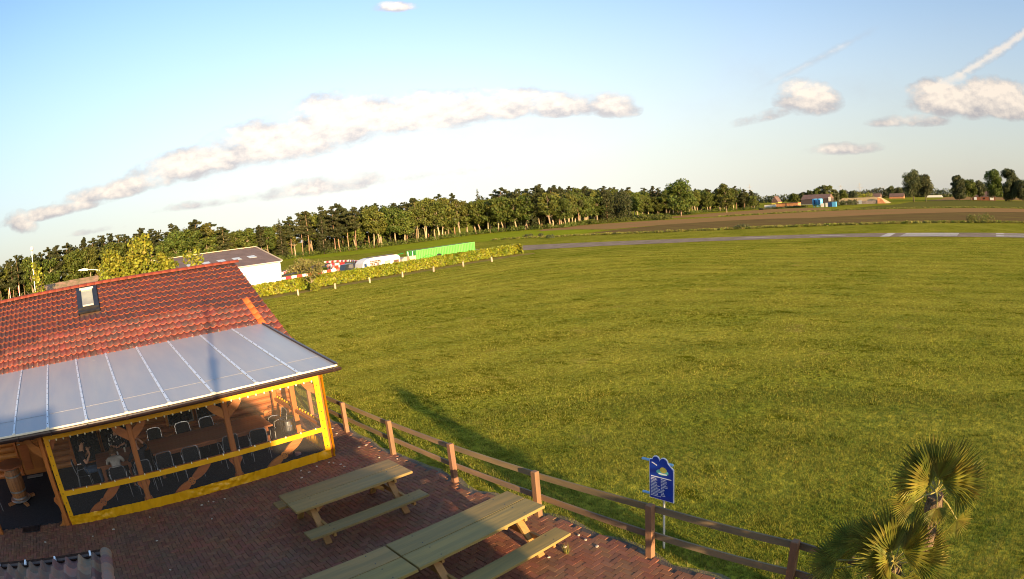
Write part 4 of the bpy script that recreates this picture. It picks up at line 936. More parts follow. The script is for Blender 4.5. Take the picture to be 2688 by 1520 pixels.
person('person with long brown hair and grey jacket leaning over the square table', (-0.18, 14.74, 0.064), 0.0,
       dict(L=((-0.26, 0.28, 0.78), (-0.14, 0.50, 0.80), (-0.07, 0.56, 0.80)), R=((0.26, 0.28, 0.78), (0.14, 0.50, 0.80), (0.05, 0.54, 0.80))),
       dict(shirt=m_shirt_g, trousers=m_jeans, shoe=m_shoe, hair=m_hair_b), 'long', lean=0.95)
person('bald man in dark clothes rubbing his head with one raised hand', (0.55, 14.72, 0.064), 0.35,
       dict(L=((-0.27, 0.20, 0.80), (-0.16, 0.42, 0.80), (-0.10, 0.48, 0.80)), R=((0.34, 0.16, 1.03), (0.20, 0.16, 1.22), (0.11, 0.12, 1.30))),
       dict(shirt=m_shirt_k, trousers=m_dark_t, shoe=m_shoe), None, lean=0.25)

# ------------------------------------------------------------------ picnic tables
def picnic(x0, x1, yc, label):
    t = thing('picnic_table', label, 'picnic table', ((x0+x1)/2, yc, 0.05), 'green treated picnic tables on the terrace')
    z = 0.75; w = 0.475
    for s in (-1, 1):
        ya, yb = (yc-w, yc-0.008) if s < 0 else (yc+0.008, yc+w)
        MB().cbox(x0, x1, ya, yb, z-0.05, z, 0.006).build('tabletop_plank', m_green_t, t)
        ya, yb = (yc-1.12, yc-0.78) if s < 0 else (yc+0.50+0.0, yc+0.84)
        MB().cbox(x0-0.05, x1-0.08, ya, yb, 0.42, 0.465, 0.006).build('bench_plank', m_green_t, t)
    for x in (x0+0.42, x1-0.42):
        # A-frame legs, cross rails
        MB().bar((x-0.03, yc-0.78, 0.05), (x-0.03, yc-0.20, 0.695), 0.055, 0.13, (1, 0, 0)).build('leg', m_green_leg, t)
        MB().bar((x-0.03, yc+0.62, 0.05), (x-0.03, yc+0.20, 0.695), 0.055, 0.13, (1, 0, 0)).build('leg', m_green_leg, t)
        MB().box(x+0.004, x+0.055, yc-1.05, yc+0.80, 0.31, 0.418).build('bench_bearer', m_green_leg, t)
        MB().box(x+0.004, x+0.055, yc-0.42, yc+0.42, 0.60, 0.698).build('top_bearer', m_green_leg, t)
        for y_ in (yc-0.40, yc-0.10, yc+0.10, yc+0.40): MB().lathe(x+0.03, y_, [(0.012, z+0.0005), (0.010, z+0.004)], 8).build('bolt', m_darkmetal, t)
        for y_ in (yc-1.04, yc-0.86, yc+0.58, yc+0.76): MB().lathe(x+0.03, y_, [(0.012, 0.4655), (0.010, 0.469)], 8).build('bolt', m_darkmetal, t)
        s = 1 if x < (x0+x1)/2 else -1
        MB().bar((x+s*0.06, yc, 0.36), (x+s*0.52, yc, 0.68), 0.055, 0.08).build('brace', m_green_leg, t)
    return t
picnic(2.92, 5.50, 10.18, 'picnic table standing alone nearest the yellow curtain')
picnic(3.57, 6.12, 7.06, 'picnic table at the fence, end to end with another table')
picnic(0.93, 3.535, 7.04, 'nearest picnic table, cut by the bottom edge of the picture')

# ------------------------------------------------------------------ fence
fence = thing('ranch_fence', 'low wooden post and rail fence between the brick terrace and the field', 'fence', (6.62, 8.5, 0))
fp = [(6.50, 17.45), (6.53, 14.95), (6.575, 12.42), (6.62, 9.89), (6.665, 7.36), (6.71, 4.84), (6.77, 2.40), (6.66, 1.10)]
fh = [0.93, 0.94, 0.95, 0.96, 0.99, 1.02, 1.02, 0.98]
for (x, y), h in zip(fp, fh):
    MB().cbox(x-0.055, x+0.055, y-0.055, y+0.055, 0.0, h, 0.010).build('post', m_post, fence)
for i in range(len(fp)-1):
    (x0, y0), (x1, y1) = fp[i], fp[i+1]
    for z, wob in ((-0.12, 0.006), (0, 0.01)):
        z0 = (fh[i]-0.11) if z else 0.42; z1 = (fh[i+1]-0.11) if z else 0.42
        j = rng.uniform(-0.012, 0.012)
        MB().bar((x0+0.072, y0-0.02, z0+j), (x1+0.072, y1+0.02, z1-j), 0.032, 0.115).build('rail', m_fence, fence)
# ------------------------------------------------------------------ notice sign
t = thing('notice_sign', 'blue notice board with cloud-shaped top and white lettering on a thin pole', 'sign', (7.06, 4.83, 0))
MB().tube([(7.085, 4.83, 0), (7.085, 4.83, 1.60)], 0.019, 8).build('pole', m_lampw, t)
def outline(g_=0.0):
    y0, y1 = 5.075+g_, 4.635-g_; pts = [(y0, 0.95-g_), (y1, 0.95-g_), (y1, 1.51+g_)]
    pts += [(4.69, 1.56+g_), (4.73, 1.60+g_)]
    for a in range(0, 181, 30): pts.append((4.83+(0.075+g_)*math.cos(math.pi-R(180-a)) if False else 4.81+ (0.07+g_)*(-math.cos(R(a))), 1.61+(0.07+g_)*math.sin(R(a))))
    for a in range(30, 181, 30): pts.append((4.955+(0.06+g_)*(-math.cos(R(a))), 1.635+(0.055+g_)*math.sin(R(a))))
    pts += [(y0-0.01, 1.62+g_), (y0, 1.56)]
    return pts
MB().prism(outline(0.014)[::-1], 'x', 7.052, 7.066).build('white_border', m_whitep, t)
bd = MB().prism(outline(0.0)[::-1], 'x', 7.044, 7.0515).build('board', m_blue, t)
def oval(cy, cz, ry, rz_, n=18): return [(cy+ry*math.cos(2*math.pi*i/n), cz+rz_*math.sin(2*math.pi*i/n)) for i in range(n)]
MB().prism(oval(4.83, 1.44, 0.115, 0.052), 'x', 7.0405, 7.0435).build('emblem', m_teal, bd)
MB().prism(oval(4.81, 1.485, 0.065, 0.050), 'x', 7.0375, 7.0400).build('emblem', m_yel2, bd)
b = MB(); b.box(7.035, 7.037, 4.74, 4.90, 1.405, 1.425); b.build('lettering', m_whitep, bd)
b = MB(); b.bar((7.041, 5.03, 1.585), (7.041, 4.93, 1.545), 0.002, 0.018, (0, 0, 1)); b.build('emblem', m_whitep, bd)
b = MB()
b.box(7.0400, 7.0430, 4.66, 5.05, 1.335, 1.350); 
for r_ in range(13):
    z = 1.305-r_*0.0262; L1 = [0.09, 0.11, 0.09, 0.12, 0.10, 0.15, 0.12, 0.16, 0.19, 0.17, 0.13, 0.12, 0.19][r_]; L2 = [0.10, 0.11, 0.10, 0.08, 0.11, 0.13, 0.05, 0.05, 0.05, 0.05, 0.07, 0.08, 0.0][r_]
    for ys, ln in ((5.055, L1), (4.86, L2)):
        y = ys
        while ys-y < ln:
            w = rng.uniform(0.012, 0.03); b.box(7.0410, 7.0430, y-min(w, 0.03), y, z, z+0.011); y -= w+0.006
b.build('lettering', m_whitep, bd)
for z in (1.585, 0.985):
    MB().tube([(7.09, 4.66, z), (7.09, 5.25, z)], 0.022, 8).build('arm', m_lblue, t)

# ------------------------------------------------------------------ tiled porch roof in the foreground
pr_ = thing('porch_roof', 'corner of a weathered brown clay tile porch roof with a dark gutter in the foreground', 'roof', (-1.6, 5.5, 0))
PE = 6.38; PS = math.tan(R(12)); PZ = 2.50
pang = math.atan(PS)
def prz(y): return PZ+(PE-y)*PS
b = MB(); b.prism([(PE-0.05, PZ-0.09), (3.0, prz(3.0)-0.09), (3.0, prz(3.0)-0.15), (PE-0.05, PZ-0.15)], 'x', -6.0, -0.68); b.build('deck', m_rust, pr_)
ptm = tile_mesh(name='porch_tile', cw=0.215, ln=0.40, r=0.055, thick=0.028, m=m_tile_old, nseg=10)
for cidx in range(20):
    for row in range(9):
        x = -0.64-(cidx+1)*0.215; y = PE-row*0.345
        if y < 3.2: continue
        o = bpy.data.objects.new('porch_tile', ptm); C.objects.link(o); o.parent = pr_
        # tile runs from the eave (+Y end) back towards -Y: turn it round
        o.rotation_euler = (pang-0.02+rng.uniform(-.02, .02), rng.uniform(-.02, .02), math.pi+rng.uniform(-.015, .015)); o.location = Vector((x+0.22, y, prz(y)-0.045))-pr_.location
x = -0.62
for k in range(9):
    y0 = PE-k*0.345; bb = MB(); n = 7; vs = []
    for (yy, rr) in ((y0, 0.085), (y0-0.37, 0.072)):
        for i in range(n+1):
            a = math.pi*i/n; vs.append((x+rr*math.cos(a), yy, prz(yy)+0.005+rr*math.sin(a)))
    bb.raw(vs, [(i, i+1, n+2+i, n+1+i) for i in range(n)]); bb.build('verge_tile', m_tile_old, pr_, smooth=True)
b = MB(); n = 8; vs = []
for xx in (-6.0, -0.66):
    for rr in (0.075, 0.068):
        for i in range(n+1):
            a = math.pi+math.pi*i/n; vs.append((xx, PE+0.085+rr*math.cos(a), PZ+0.0+rr*math.sin(a)))
q = 2*(n+1); fs = []
for i in range(n): fs += [(i, q+i, q+i+1, i+1), (n+1+i, n+1+i+1, q+n+1+i+1, q+n+1+i)]
fs += [tuple(range(n+1)), tuple(q+i for i in range(n+1))]
b.raw(vs, fs); b.build('gutter', m_gutter, pr_)
for x in (-0.86, -1.45, -2.0, -2.55, -3.2, -3.9): MB().box(x-0.014, x+0.014, PE+0.02, PE+0.15, PZ-0.03, PZ+0.012).build('gutter_bracket', m_whitep, pr_)
for x in (-0.9, -5.6): MB().cbox(x-0.06, x+0.06, 6.10, 6.22, 0.05, 2.32).build('post', m_oak, pr_)

# ------------------------------------------------------------------ the building behind the camera (casts the evening shade on the terrace)
cb = thing('clubhouse', 'rendered clubhouse behind the camera mast, its porch facing the terrace', 'building', (0, -4, 0))
MB().box(-11, -0.62, -7.0, -1.0, 0.0, 4.62).build('wall', m_white, cb)
MB().prism([(-7.2, 4.62), (-0.9, 4.62), (-0.9, 4.78), (-3.0, 5.55), (-5.1, 5.55), (-7.2, 4.78)], 'x', -11.2, -5.3).build('roof', m_tile_old, cb)
MB().box(-5.298, -0.5, -7.1, -0.9, 4.62, 4.78).build('flat_roof', m_hroof, cb)
MB().prism([(-0.618, 0.0), (2.50, 0.0), (2.50, 2.55), (-0.618, 3.22)], 'y', -6.0, -1.0).build('annex', m_white, cb)
MB().prism([(-0.60, 3.26), (-0.60, 3.34), (2.66, 2.62), (2.66, 2.54)], 'y', -6.1, -0.92).build('annex_roof', m_tile_old, cb)
t = thing('camera_mast', 'slim steel mast carrying the camera on the clubhouse roof', 'mast', (-0.55, -1.5, 4.78))
MB().tube([(-0.55, -1.5, 4.78), (-0.55, -1.5, 7.7)], [0.06, 0.045], 10).build('pole', m_steel, t)
MB().box(-0.66, -0.46, -1.62, -1.44, 5.15, 5.70).build('shadow_box', m_whitep, t)  # unseen box added to cast the blob in the mast's shadow
MB().bar((-0.55, -1.45, 5.42), (-0.12, -0.42, 5.42), 0.04, 0.04).build('arm', m_steel, t)

# ------------------------------------------------------------------ foliage builders
def leaf_quads(centers, sizes, norm_bias=None, ratio=1.6):
    n = len(centers); d1 = npr.normal(size=(n, 3)); d1 /= np.linalg.norm(d1, axis=1)[:, None]
    r = npr.normal(size=(n, 3))
    if norm_bias is not None: r = r*0.6+norm_bias
    d2 = np.cross(d1, r); d2 /= (np.linalg.norm(d2, axis=1)[:, None]+1e-9)
    s = np.asarray(sizes)[:, None]; a = d1*s*0.5*ratio**0.5; b_ = d2*s*0.5/ratio**0.5
    V = np.stack([centers-a, centers+b_, centers+a, centers-b_], 1); return V.reshape(-1, 3)
def blob_points(blobs, n, shell=0.45):
    w = np.array([b_[3]*b_[4]*b_[5] for b_ in blobs])**0.67; w /= w.sum(); out = []; nb = []
    for (x, y, z, rx, ry, rz), k in zip(blobs, (w*n).astype(int)+1):
        d = npr.normal(size=(k, 3)); d /= np.linalg.norm(d, axis=1)[:, None]; r = 1-shell*npr.random(k)**1.6
        out.append(np.array([x, y, z])+d*r[:, None]*np.array([rx, ry, rz])); nb.append(d)
    return np.concatenate(out), np.concatenate(nb)
def crown_deciduous(h, r, zb, nb=26, seed=0):
    rr = random.Random(seed); bl = []
    for i in range(nb):
        t_ = rr.random(); z = zb+(h-zb)*(0.08+0.84*t_); env = math.sin(math.pi*min(1, 0.12+0.80*t_))**0.6
        a = rr.random()*6.283; d_ = r*env*(0.35+0.5*rr.random()); s = r*(0.26+0.2*rr.random())
        bl.append((d_*math.cos(a), d_*math.sin(a), z, s, s, s*0.75))
    return bl
def crown_pine(h, r, zb, seed=0, n=20):
    rr = random.Random(seed); bl = []
    for i in range(n):
        t_ = i/(n-1); z = zb+(h-zb)*t_; env = (1-t_)**0.34*0.88+0.14; a = rr.random()*6.283; d_ = r*env*rr.uniform(0.2, 0.85); s = r*env*rr.uniform(0.28, 0.5)
        bl.append((d_*math.cos(a), d_*math.sin(a), z+rr.uniform(-.3, .3), s*1.1, s*1.1, s*0.45))
    bl.append((0, 0, h-0.5, 0.5, 0.5, 0.6)); return bl
def crown_spruce(h, r, zb, seed=0):
    rr = random.Random(seed); bl = []
    for i in range(34):
        t_ = i/33; z = zb+(h-zb)*t_; env = (1-t_)**0.9+0.04; k = 3
        for j in range(k):
            a = rr.random()*6.283; d_ = r*env*0.6; s = r*env*0.42+0.12
            bl.append((d_*math.cos(a), d_*math.sin(a), z-0.25*d_, s, s, s*0.35))
    return bl
def trunk(mb, h, r, crook=0.3, seed=0, limbs=5, zb=3.0, n=7, lr=1.6):
    rr = random.Random(seed); pts = []; x = y = 0
    for i in range(7):
        t_ = i/6; pts.append((x, y, h*t_)); x += rr.uniform(-crook, crook)*0.5; y += rr.uniform(-crook, crook)*0.5
    mb.tube(pts, [r*(1-0.8*i/6) for i in range(7)], n)
    for k in range(limbs):
        i = rr.randint(2, 5); p = Vector(pts[i]); a = rr.random()*6.283; L_ = lr*rr.uniform(0.5, 1.1)
        q = p+Vector((math.cos(a)*L_, math.sin(a)*L_, L_*rr.uniform(0.6, 1.3))); mid = (p+q)/2+Vector((0, 0, -0.1*L_))
        mb.tube([p, mid, q], [r*0.4, r*0.28, r*0.1], 5)
    return mb
def make_tree(name, label, cat, blobs, nleaf, lsize, mleaf, mtrunk, h, r, seed, limbs=5, crook=0.3, group=None, lr=1.8, shell=0.5, crown='crown'):
    t = thing(name, label, cat, (0, 0, 0), group)
    trunk(MB(), h*0.92, r, crook, seed, limbs, lr=lr).build('trunk', mtrunk, t, smooth=True)
    P, nb = blob_points(blobs, nleaf, shell); V = leaf_quads(P, lsize*npr.uniform(0.6, 1.35, len(P)), nb)
    np_mesh(crown, V, 4, mleaf, t)
    return t
HID = Vector((0, 0, 0))
protos = []
for i in range(5):
    h = [16.2, 15.2, 14.2, 15.8, 13.2][i]
    zb = [5.0, 5.8, 4.2, 6.2, 3.6][i]
    protos.append(('d', make_tree('deciduous_tree', '', 'tree', crown_deciduous(h, [4.2, 3.8, 4.4, 3.7, 4.1][i], zb, 34, i), 3400, 0.56, [m_leaf_d, m_leaf_o, m_leaf_d, m_leaf_o, m_leaf_d][i], m_bark_d, h, 0.30, i, 8, 0.9), h))
for i in range(5):
    h = [16.6, 16.9, 16.2, 16.5, 17.2][i]
    zb = [7.0, 8.0, 5.5, 9.0, 6.5][i]
    protos.append(('p', make_tree('pine_tree', '', 'tree', crown_pine(h, [3.3, 3.0, 3.5, 2.9, 3.2][i], zb, 20+i, 26), 2900, 0.50, m_leaf_p, m_bark_p, h, 0.20, 30+i, 3, 0.35, lr=1.0), h))
for i in range(2):
    h = [17.5, 15.8][i]
    protos.append(('s', make_tree('spruce_tree', '', 'tree', crown_spruce(h, [2.7, 2.9][i], 1.5, 40+i), 3000, 0.42, m_leaf_p, m_bark_k, h, 0.2, 50+i, 0, 0.1), h))
for _, t_, _h in protos: index_kids(t_)
# wood edge line (x, y) from the left of the picture to the right
edge = [(-75, 196), (-40, 200), (0, 203), (30, 205), (60, 207), (84, 208), (104, 196), (124, 187), (150, 190), (158, 171), (166, 156), (186, 166), (205, 175), (228, 200), (262, 199), (286, 202), (300, 182), (332, 190), (346, 172), (352, 156)]
def along(poly, step):
    out = []; acc = 0.0
    for (x0, y0), (x1, y1) in zip(poly[:-1], poly[1:]):
        L_ = math.hypot(x1-x0, y1-y0); s = acc
        while s < L_: out.append((x0+(x1-x0)*s/L_, y0+(y1-y0)*s/L_, (x1-x0)/L_, (y1-y0)/L_)); s += step
        acc = s-L_
    return out
used = set(); ntree = 0
SKY_AZ = [-14, -10, -5, 1, 7.7, 12.2, 14.5, 16.5, 18.6, 20.7, 23.7, 29.5, 36, 43.6, 46.8, 50.8, 54.2, 58, 60, 63.5, 65.5, 68, 70]
SKY_H = [8.2, 8.8, 9.7, 10.8, 10.5, 10.7, 8.2, 7.0, 7.0, 8.8, 10.4, 10.3, 9.9, 9.5, 8.8, 7.4, 7.0, 5.6, 5.2, 5.0, 3.2, 3.0, 1.5]
LAB = {'d': 'leafy pale-trunked tree of the wood', 'p': 'tall dark pine of the wood', 's': 'dark conical spruce of the wood'}
GRP = {'d': 'broadleaf trees of the wood', 'p': 'pines of the wood', 's': 'spruces of the wood'}
def place_tree(kind, x, y, s, lab=None, grp=None):
    global ntree
    c = [i for i, p_ in enumerate(protos) if p_[0] == kind]; i = rng.choice(c); p_ = protos[i]
    if i in used: o = copy_tree(p_[1])
    else: o = p_[1]; used.add(i)
    o.location = (x, y, 0); o.rotation_euler = (0, 0, rng.random()*6.283); o.scale = (s*rng.uniform(1.0, 1.3), s*rng.uniform(1.0, 1.3), s)
    a_ = math.degrees(math.atan2(x, y)); z_ = next(t_ for lim, t_ in ((7.5, 'behind the left half of the tiled roof'), (14.5, 'behind the right end of the tiled roof'), (20.5, 'behind the white hall'), (26, 'behind the kart track'), (32, 'behind the caravan'), (38, 'behind the green container'), (46, 'behind the free end of the hedge'), (56, 'behind the low hedge bank'), (99, 'at the far right end')) if a_ < lim)
    o['label'] = lab or (LAB[kind]+' '+z_); o['group'] = grp or (GRP[kind]+' '+z_); ntree += 1
    return o
for row, (step, off) in enumerate(((4.4, 0.0), (5.4, 4.5), (7.0, 10.5))):
    for (x, y, tx, ty) in along(edge, step):
        nx, ny = -ty, tx
        if nx*x+ny*y < 0: nx, ny = -nx, -ny
        X = x+nx*off+rng.uniform(-1.4, 1.4); Y = y+ny*off+rng.uniform(-1.4, 1.4)
        a = math.degrees(math.atan2(X, Y)); 
        if a < -12 and row > 0: continue
        if row == 0 and rng.random() < 0.0: continue
        if row == 0:
            if 19.5 < a < 24.5: kind = 's' if rng.random() < 0.75 else 'p'
            elif 24.5 <= a < 27.5: kind = 'p'
            elif a < 19: kind = 'd' if rng.random() < 0.55 else 'p'
            else: kind = 'd' if rng.random() < 0.9 else 'p'
        elif row == 1: kind = 'd' if rng.random() < 0.45 else 'p'
        else: kind = 'p' if rng.random() < 0.9 else 's'
        dist = math.hypot(X, Y)
        need = CAMZ+float(np.interp(a, SKY_AZ, SKY_H))*dist/200.0      # skyline height of the wood at this bearing
        s = need/16.3*rng.uniform(0.90, 1.03)
        if row == 0 and kind == 'd': s *= rng.uniform(0.86, 1.0)
        if ntree < 296: place_tree(kind, X, Y, s)
for i, p_ in enumerate(protos):          # prototypes that no place needed
    if i not in used:
        for ch in list(p_[1].children): bpy.data.objects.remove(ch)
        bpy.data.objects.remove(p_[1])
# prominent round oak above the wood line
make_tree('oak_tree', 'large round oak rising above the right part of the wood', 'tree', crown_deciduous(18.0, 8.0, 2.5, 44, 77), 6500, 0.75, m_leaf_d, m_bark_d, 19, 0.4, 78, 8).location = (258, 158, 0)
make_tree('oak_tree', 'round-topped oak near the right end of the wood', 'tree', crown_deciduous(15.5, 5.5, 2.5, 34, 79), 3600, 0.7, m_leaf_d, m_bark_d, 16, 0.35, 80, 8).location = (288, 147, 0)
# undergrowth along the wood edge
def bush_mass(name, pts, r, h, n, ls, m, label=None, cat=None, kind=None, jitter=1.0, group=None):
    bl = [(x+rng.uniform(-jitter, jitter), y+rng.uniform(-jitter, jitter), h*rng.uniform(0.3, 0.5), r*rng.uniform(.7, 1.2), r*rng.uniform(.7, 1.2), h*rng.uniform(.4, .65)) for x, y in pts]
    P, nb = blob_points(bl, n, 0.4); P[:, 2] = np.maximum(P[:, 2], 0.03); V = leaf_quads(P, ls*npr.uniform(.6, 1.4, len(P)), nb); o = np_mesh(name, V, 4, m, None, kind)
    if label: tag(o, label, cat, group)
    return o
under = [(x, y) for x, y, _, _ in along([(a-1.5, b_-3) for a, b_ in edge[2:]], 2.6)]
bush_mass('undergrowth', under, 2.0, 1.9, 24000, 0.38, m_leaf_d, 'dense undergrowth along the foot of the wood', 'undergrowth', 'stuff')
bl = []
for off, st in ((11, 3.4), (19, 4.2)):
    for x, y, tx, ty in along(edge, st):
        nx, ny = (-ty, tx) if (-ty*x+tx*y) > 0 else (ty, -tx)
        x, y = x+nx*off+rng.uniform(-2, 2), y+ny*off+rng.uniform(-2, 2)
        H_ = (CAMZ+float(np.interp(math.degrees(math.atan2(x, y)), SKY_AZ, SKY_H))*math.hypot(x, y)/200.0)*rng.uniform(0.86, 0.95)
        bl.append((x, y, H_*0.62, 3.4, 3.4, H_*0.38)); bl.append((x, y, H_*0.25, 3.0, 3.0, H_*0.25))
P, nb = blob_points(bl, 95000, 0.35); tag(np_mesh('deep_wood', leaf_quads(P, 0.75*npr.uniform(.6, 1.4, len(P)), nb), 4, m_leaf_p, None, 'stuff'), 'dark dense interior of the wood behind its front trees', 'wood')
bush_mass('hedge_row', [(x, y) for x, y, _, _ in along([(183, 165), (203, 158), (216, 152), (219, 140), (204, 136)], 2.0)], 1.6, 2.0, 5000, 0.4, m_leaf_d, 'low green hedge bank between the wood and the ploughed field', 'hedge')
bush_mass('ditch_weeds', [(x, y) for x, y, _, _ in along([(99, 117), (101, 100), (105, 84), (106.5, 66), (109.5, 50), (112.5, 31), (119, 8), (123.5, -10), (134, -55)], 0.9)], 0.9, 0.5, 22000, 0.22, m_grass_verge, 'weeds and tall grass growing in the ditch beyond the runway', 'weeds', 'stuff', 0.5)
bush_mass('field_edge_weeds', [(x, y) for x, y, _, _ in along([(214, 112), (221, 88), (232, 70), (234, 50), (236, 31), (258, -20), (286, -80)], 1.6)], 1.1, 0.55, 9000, 0.3, m_grass_verge, 'thin weedy boundary line between the distant fields', 'weeds', 'stuff', 0.5)
for (x, y, r_, h_, lb) in ((101, 106, 1.3, 1.1, 'left of three low dark bushes standing in the ditch line'), (104.5, 105.5, 0.8, 0.9, 'small middle bush of three in the ditch line'), (97.5, 95.5, 1.1, 0.9, 'lower bush of three standing in the ditch line'),
                           (110, 53, 2.6, 1.0, 'spreading low bush in the ditch beyond the middle of the runway'), (119.5, 1.4, 3.0, 1.9, 'dry brownish bush in the ditch at the right, beyond the threshold stripes'), (124.5, 4.3, 1.8, 1.5, 'smaller thin bush behind the dry bush in the right part of the ditch')):
    bush_mass('bush', [(x+rng.uniform(-r_, r_)*.5, y+rng.uniform(-r_, r_)*.5) for _ in range(6)], r_*0.6, h_, 500, 0.22, m_leaf_o if 'dry' in lb else m_leaf_dk, lb, 'bush', None, 0.2)

# ------------------------------------------------------------------ hedge, posts, young tree
hg = thing('clipped_hedge', 'long clipped yellow-green hedge bordering the mown field', 'hedge', (39, 64.9, 0))
hl0, hl1 = (17.0, 63.7), (59.4, 64.6)
def hpt(t_, off): x = hl0[0]+(hl1[0]-hl0[0])*t_; y = hl0[1]+(hl1[1]-hl0[1])*t_; return x, y+off
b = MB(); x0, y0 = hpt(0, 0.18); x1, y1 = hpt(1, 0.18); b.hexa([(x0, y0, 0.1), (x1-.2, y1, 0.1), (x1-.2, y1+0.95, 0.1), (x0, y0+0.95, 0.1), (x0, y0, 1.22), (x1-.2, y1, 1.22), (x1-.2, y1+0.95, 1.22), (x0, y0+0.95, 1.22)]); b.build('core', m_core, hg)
n = 26000; tt = npr.random(n); face = npr.random(n); px_ = hl0[0]+(hl1[0]-hl0[0])*tt; base_y = hl0[1]+(hl1[1]-hl0[1])*tt
py_ = np.where(face < 0.58, npr.random(n)*0.22, np.where(face < 0.92, npr.random(n)*1.3, 1.1+npr.random(n)*0.2)); pzz = np.where(face < 0.58, 0.12+npr.random(n)*1.25, np.where(face < 0.92, 1.22+npr.random(n)*0.2, npr.random(n)*1.3))
bump = 0.07*np.sin(px_*3.1)+0.06*np.sin(px_*7.7+pzz*4)
e_ = npr.random(n) < 0.02; px_ = np.where(e_, hl1[0]-npr.random(n)*0.2, px_)
P = np.stack([px_, base_y+py_-bump*(face < 0.58), np.maximum(0.05, pzz+bump*0.7*(face > .58))], 1); nbv = np.stack([np.zeros(n), np.where(face < .58, -1.0, 0.0), np.where(face >= .58, 1.0, 0.1)], 1)
V = leaf_quads(P, 0.185*npr.uniform(.6, 1.5, n), nbv); V -= np.array(hg.location); np_mesh('foliage', V, 4, m_leaf_h, hg, 'stuff')
hps = [(22.5, 58.9), (27.05, 59.1), (31.6, 59.3), (36.2, 59.5), (40.8, 59.6), (45.4, 59.6), (50.0, 59.6)]
lbs = ['wooden stake nearest the house in the row before the hedge', 'second wooden stake from the house, just right of the young tree', 'third wooden stake from the house before the hedge', 'middle wooden stake of the seven before the hedge', 'fifth wooden stake, standing in front of the caravan end', 'sixth wooden stake, in front of the green container', 'last wooden stake, nearest the free end of the hedge']
b = MB(); b.cbox(-0.075, 0.075, -0.075, 0.075, 0, 0.62, 0.02); sp = b.build('wooden_stake', mat('sunbleached_stake', (0.48, 0.36, 0.24), var=0.2, scale=4, bump=0.5, bscale=20, objrand=0.15))
for i, (x, y) in enumerate(hps):
    o = sp if i == 0 else sp.copy()
    if i: C.objects.link(o)
    o.location = (x, y, 0); o.rotation_euler = (rng.uniform(-.05, .05), rng.uniform(-.05, .05), rng.random()); tag(o, lbs[i], 'stake', 'short stakes in a row before the hedge')
yt = make_tree('young_tree', 'small spreading young tree with thin olive foliage in front of the hedge', 'tree', [(rng.uniform(-2.2, 1.8), rng.uniform(-1.2, 1.2), rng.uniform(1.6, 3.2), 0.75, 0.75, 0.40) for _ in range(24)]+[(-1.0, 0, 3.5, .8, .7, .4), (-.3, 0, 3.2, 1, .8, .4)], 2600, 0.17, mat('leaves_olive_thin', (0.16, 0.155, 0.04), col2=(0.22, 0.19, 0.06), rough=.6, spec=.3, island=.4, transl=.3, scale=1), m_bark_d, 2.6, 0.10, 5, 9, 0.5, lr=1.3, shell=0.8)
yt.location = (25.2, 61.6, 0)
bush_mass('round_shrub', [(25.45, 61.0)], 0.55, 0.95, 420, 0.13, m_leaf_y, 'small round shrub at the foot of the young tree', 'shrub', None, 0.05)

# ------------------------------------------------------------------ white hall
hall = thing('white_hall', 'white rendered hall with a low brown sheet roof behind the hedge', 'building', (14, 73, 0))
MB().box(2.0, 24.1, 68.0, 87.7, 0, 3.58).build('wall', m_white, hall)
MB().prism([(68.001, 3.58), (87.7, 3.58), (77.85, 5.42)], 'x', 2.0, 24.08).build('gable', m_hroof, hall)
for s in (0, 1):
    b = MB(); nx = 110
    for i in range(nx):
        xa = 1.9+i*22.4/nx; xb = xa+22.4/nx; xm = (xa+xb)/2
        y0, z0, y1, z1 = (67.75, 3.56, 77.85, 5.55) if s == 0 else (88.0, 3.56, 77.85, 5.55)
        b.face([(xa, y0, z0+0.03), (xm, y0, z0+0.075), (xm, y1, z1+0.075), (xa, y1, z1+0.03)]); b.face([(xm, y0, z0+0.075), (xb, y0, z0+0.03), (xb, y1, z1+0.03), (xm, y1, z1+0.075)])
    rf_ = b.build('roof', m_hroof, hall)
    if s == 0:
        sl = (5.55-3.56)/(77.85-67.75)
        for x0 in (21.3, 19.3, 17.3, 15.3, 13.3):
            zz = lambda y: 3.56+(y-67.75)*sl+0.11
            bb = MB(); bb.hexa([(x0, 71.3, zz(71.3)-.03), (x0+1.0, 71.3, zz(71.3)-.03), (x0+1.0, 72.6, zz(72.6)-.03), (x0, 72.6, zz(72.6)-.03), (x0, 71.3, zz(71.3)), (x0+1.0, 71.3, zz(71.3)), (x0+1.0, 72.6, zz(72.6)), (x0, 72.6, zz(72.6))]); bb.build('rooflight', m_skyl, rf_)
b = MB(); b.bar((24.32, 67.75, 3.63), (24.32, 77.85, 5.66), 0.12, 0.12); b.bar((24.32, 88.0, 3.63), (24.32, 77.85, 5.66), 0.12, 0.12); b.bar((1.9, 77.85, 5.68), (24.38, 77.85, 5.68), 0.16, 0.08); b.build('trim', mat('pale_trim', (0.50, 0.42, 0.32), var=.15), hall)
b = MB(); b.box(1.9, 24.25, 67.66, 67.76, 3.48, 3.60); b.build('gutter', mat('roof_gutter_pale', (0.42, 0.36, 0.36), var=.1), hall)
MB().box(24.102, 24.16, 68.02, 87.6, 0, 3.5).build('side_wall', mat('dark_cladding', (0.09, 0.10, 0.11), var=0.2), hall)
# shrub in front of the hall by the house
bush_mass('flowering_shrub', [(15.2, 58.0), (16.0, 58.5), (16.4, 58.2), (15.6, 58.6), (14.2, 58.3)], 0.9, 3.4, 900, 0.16, m_leaf_y, 'loose yellow-green shrub against the white hall, right of the tiled roof', 'shrub', None, 0.5)

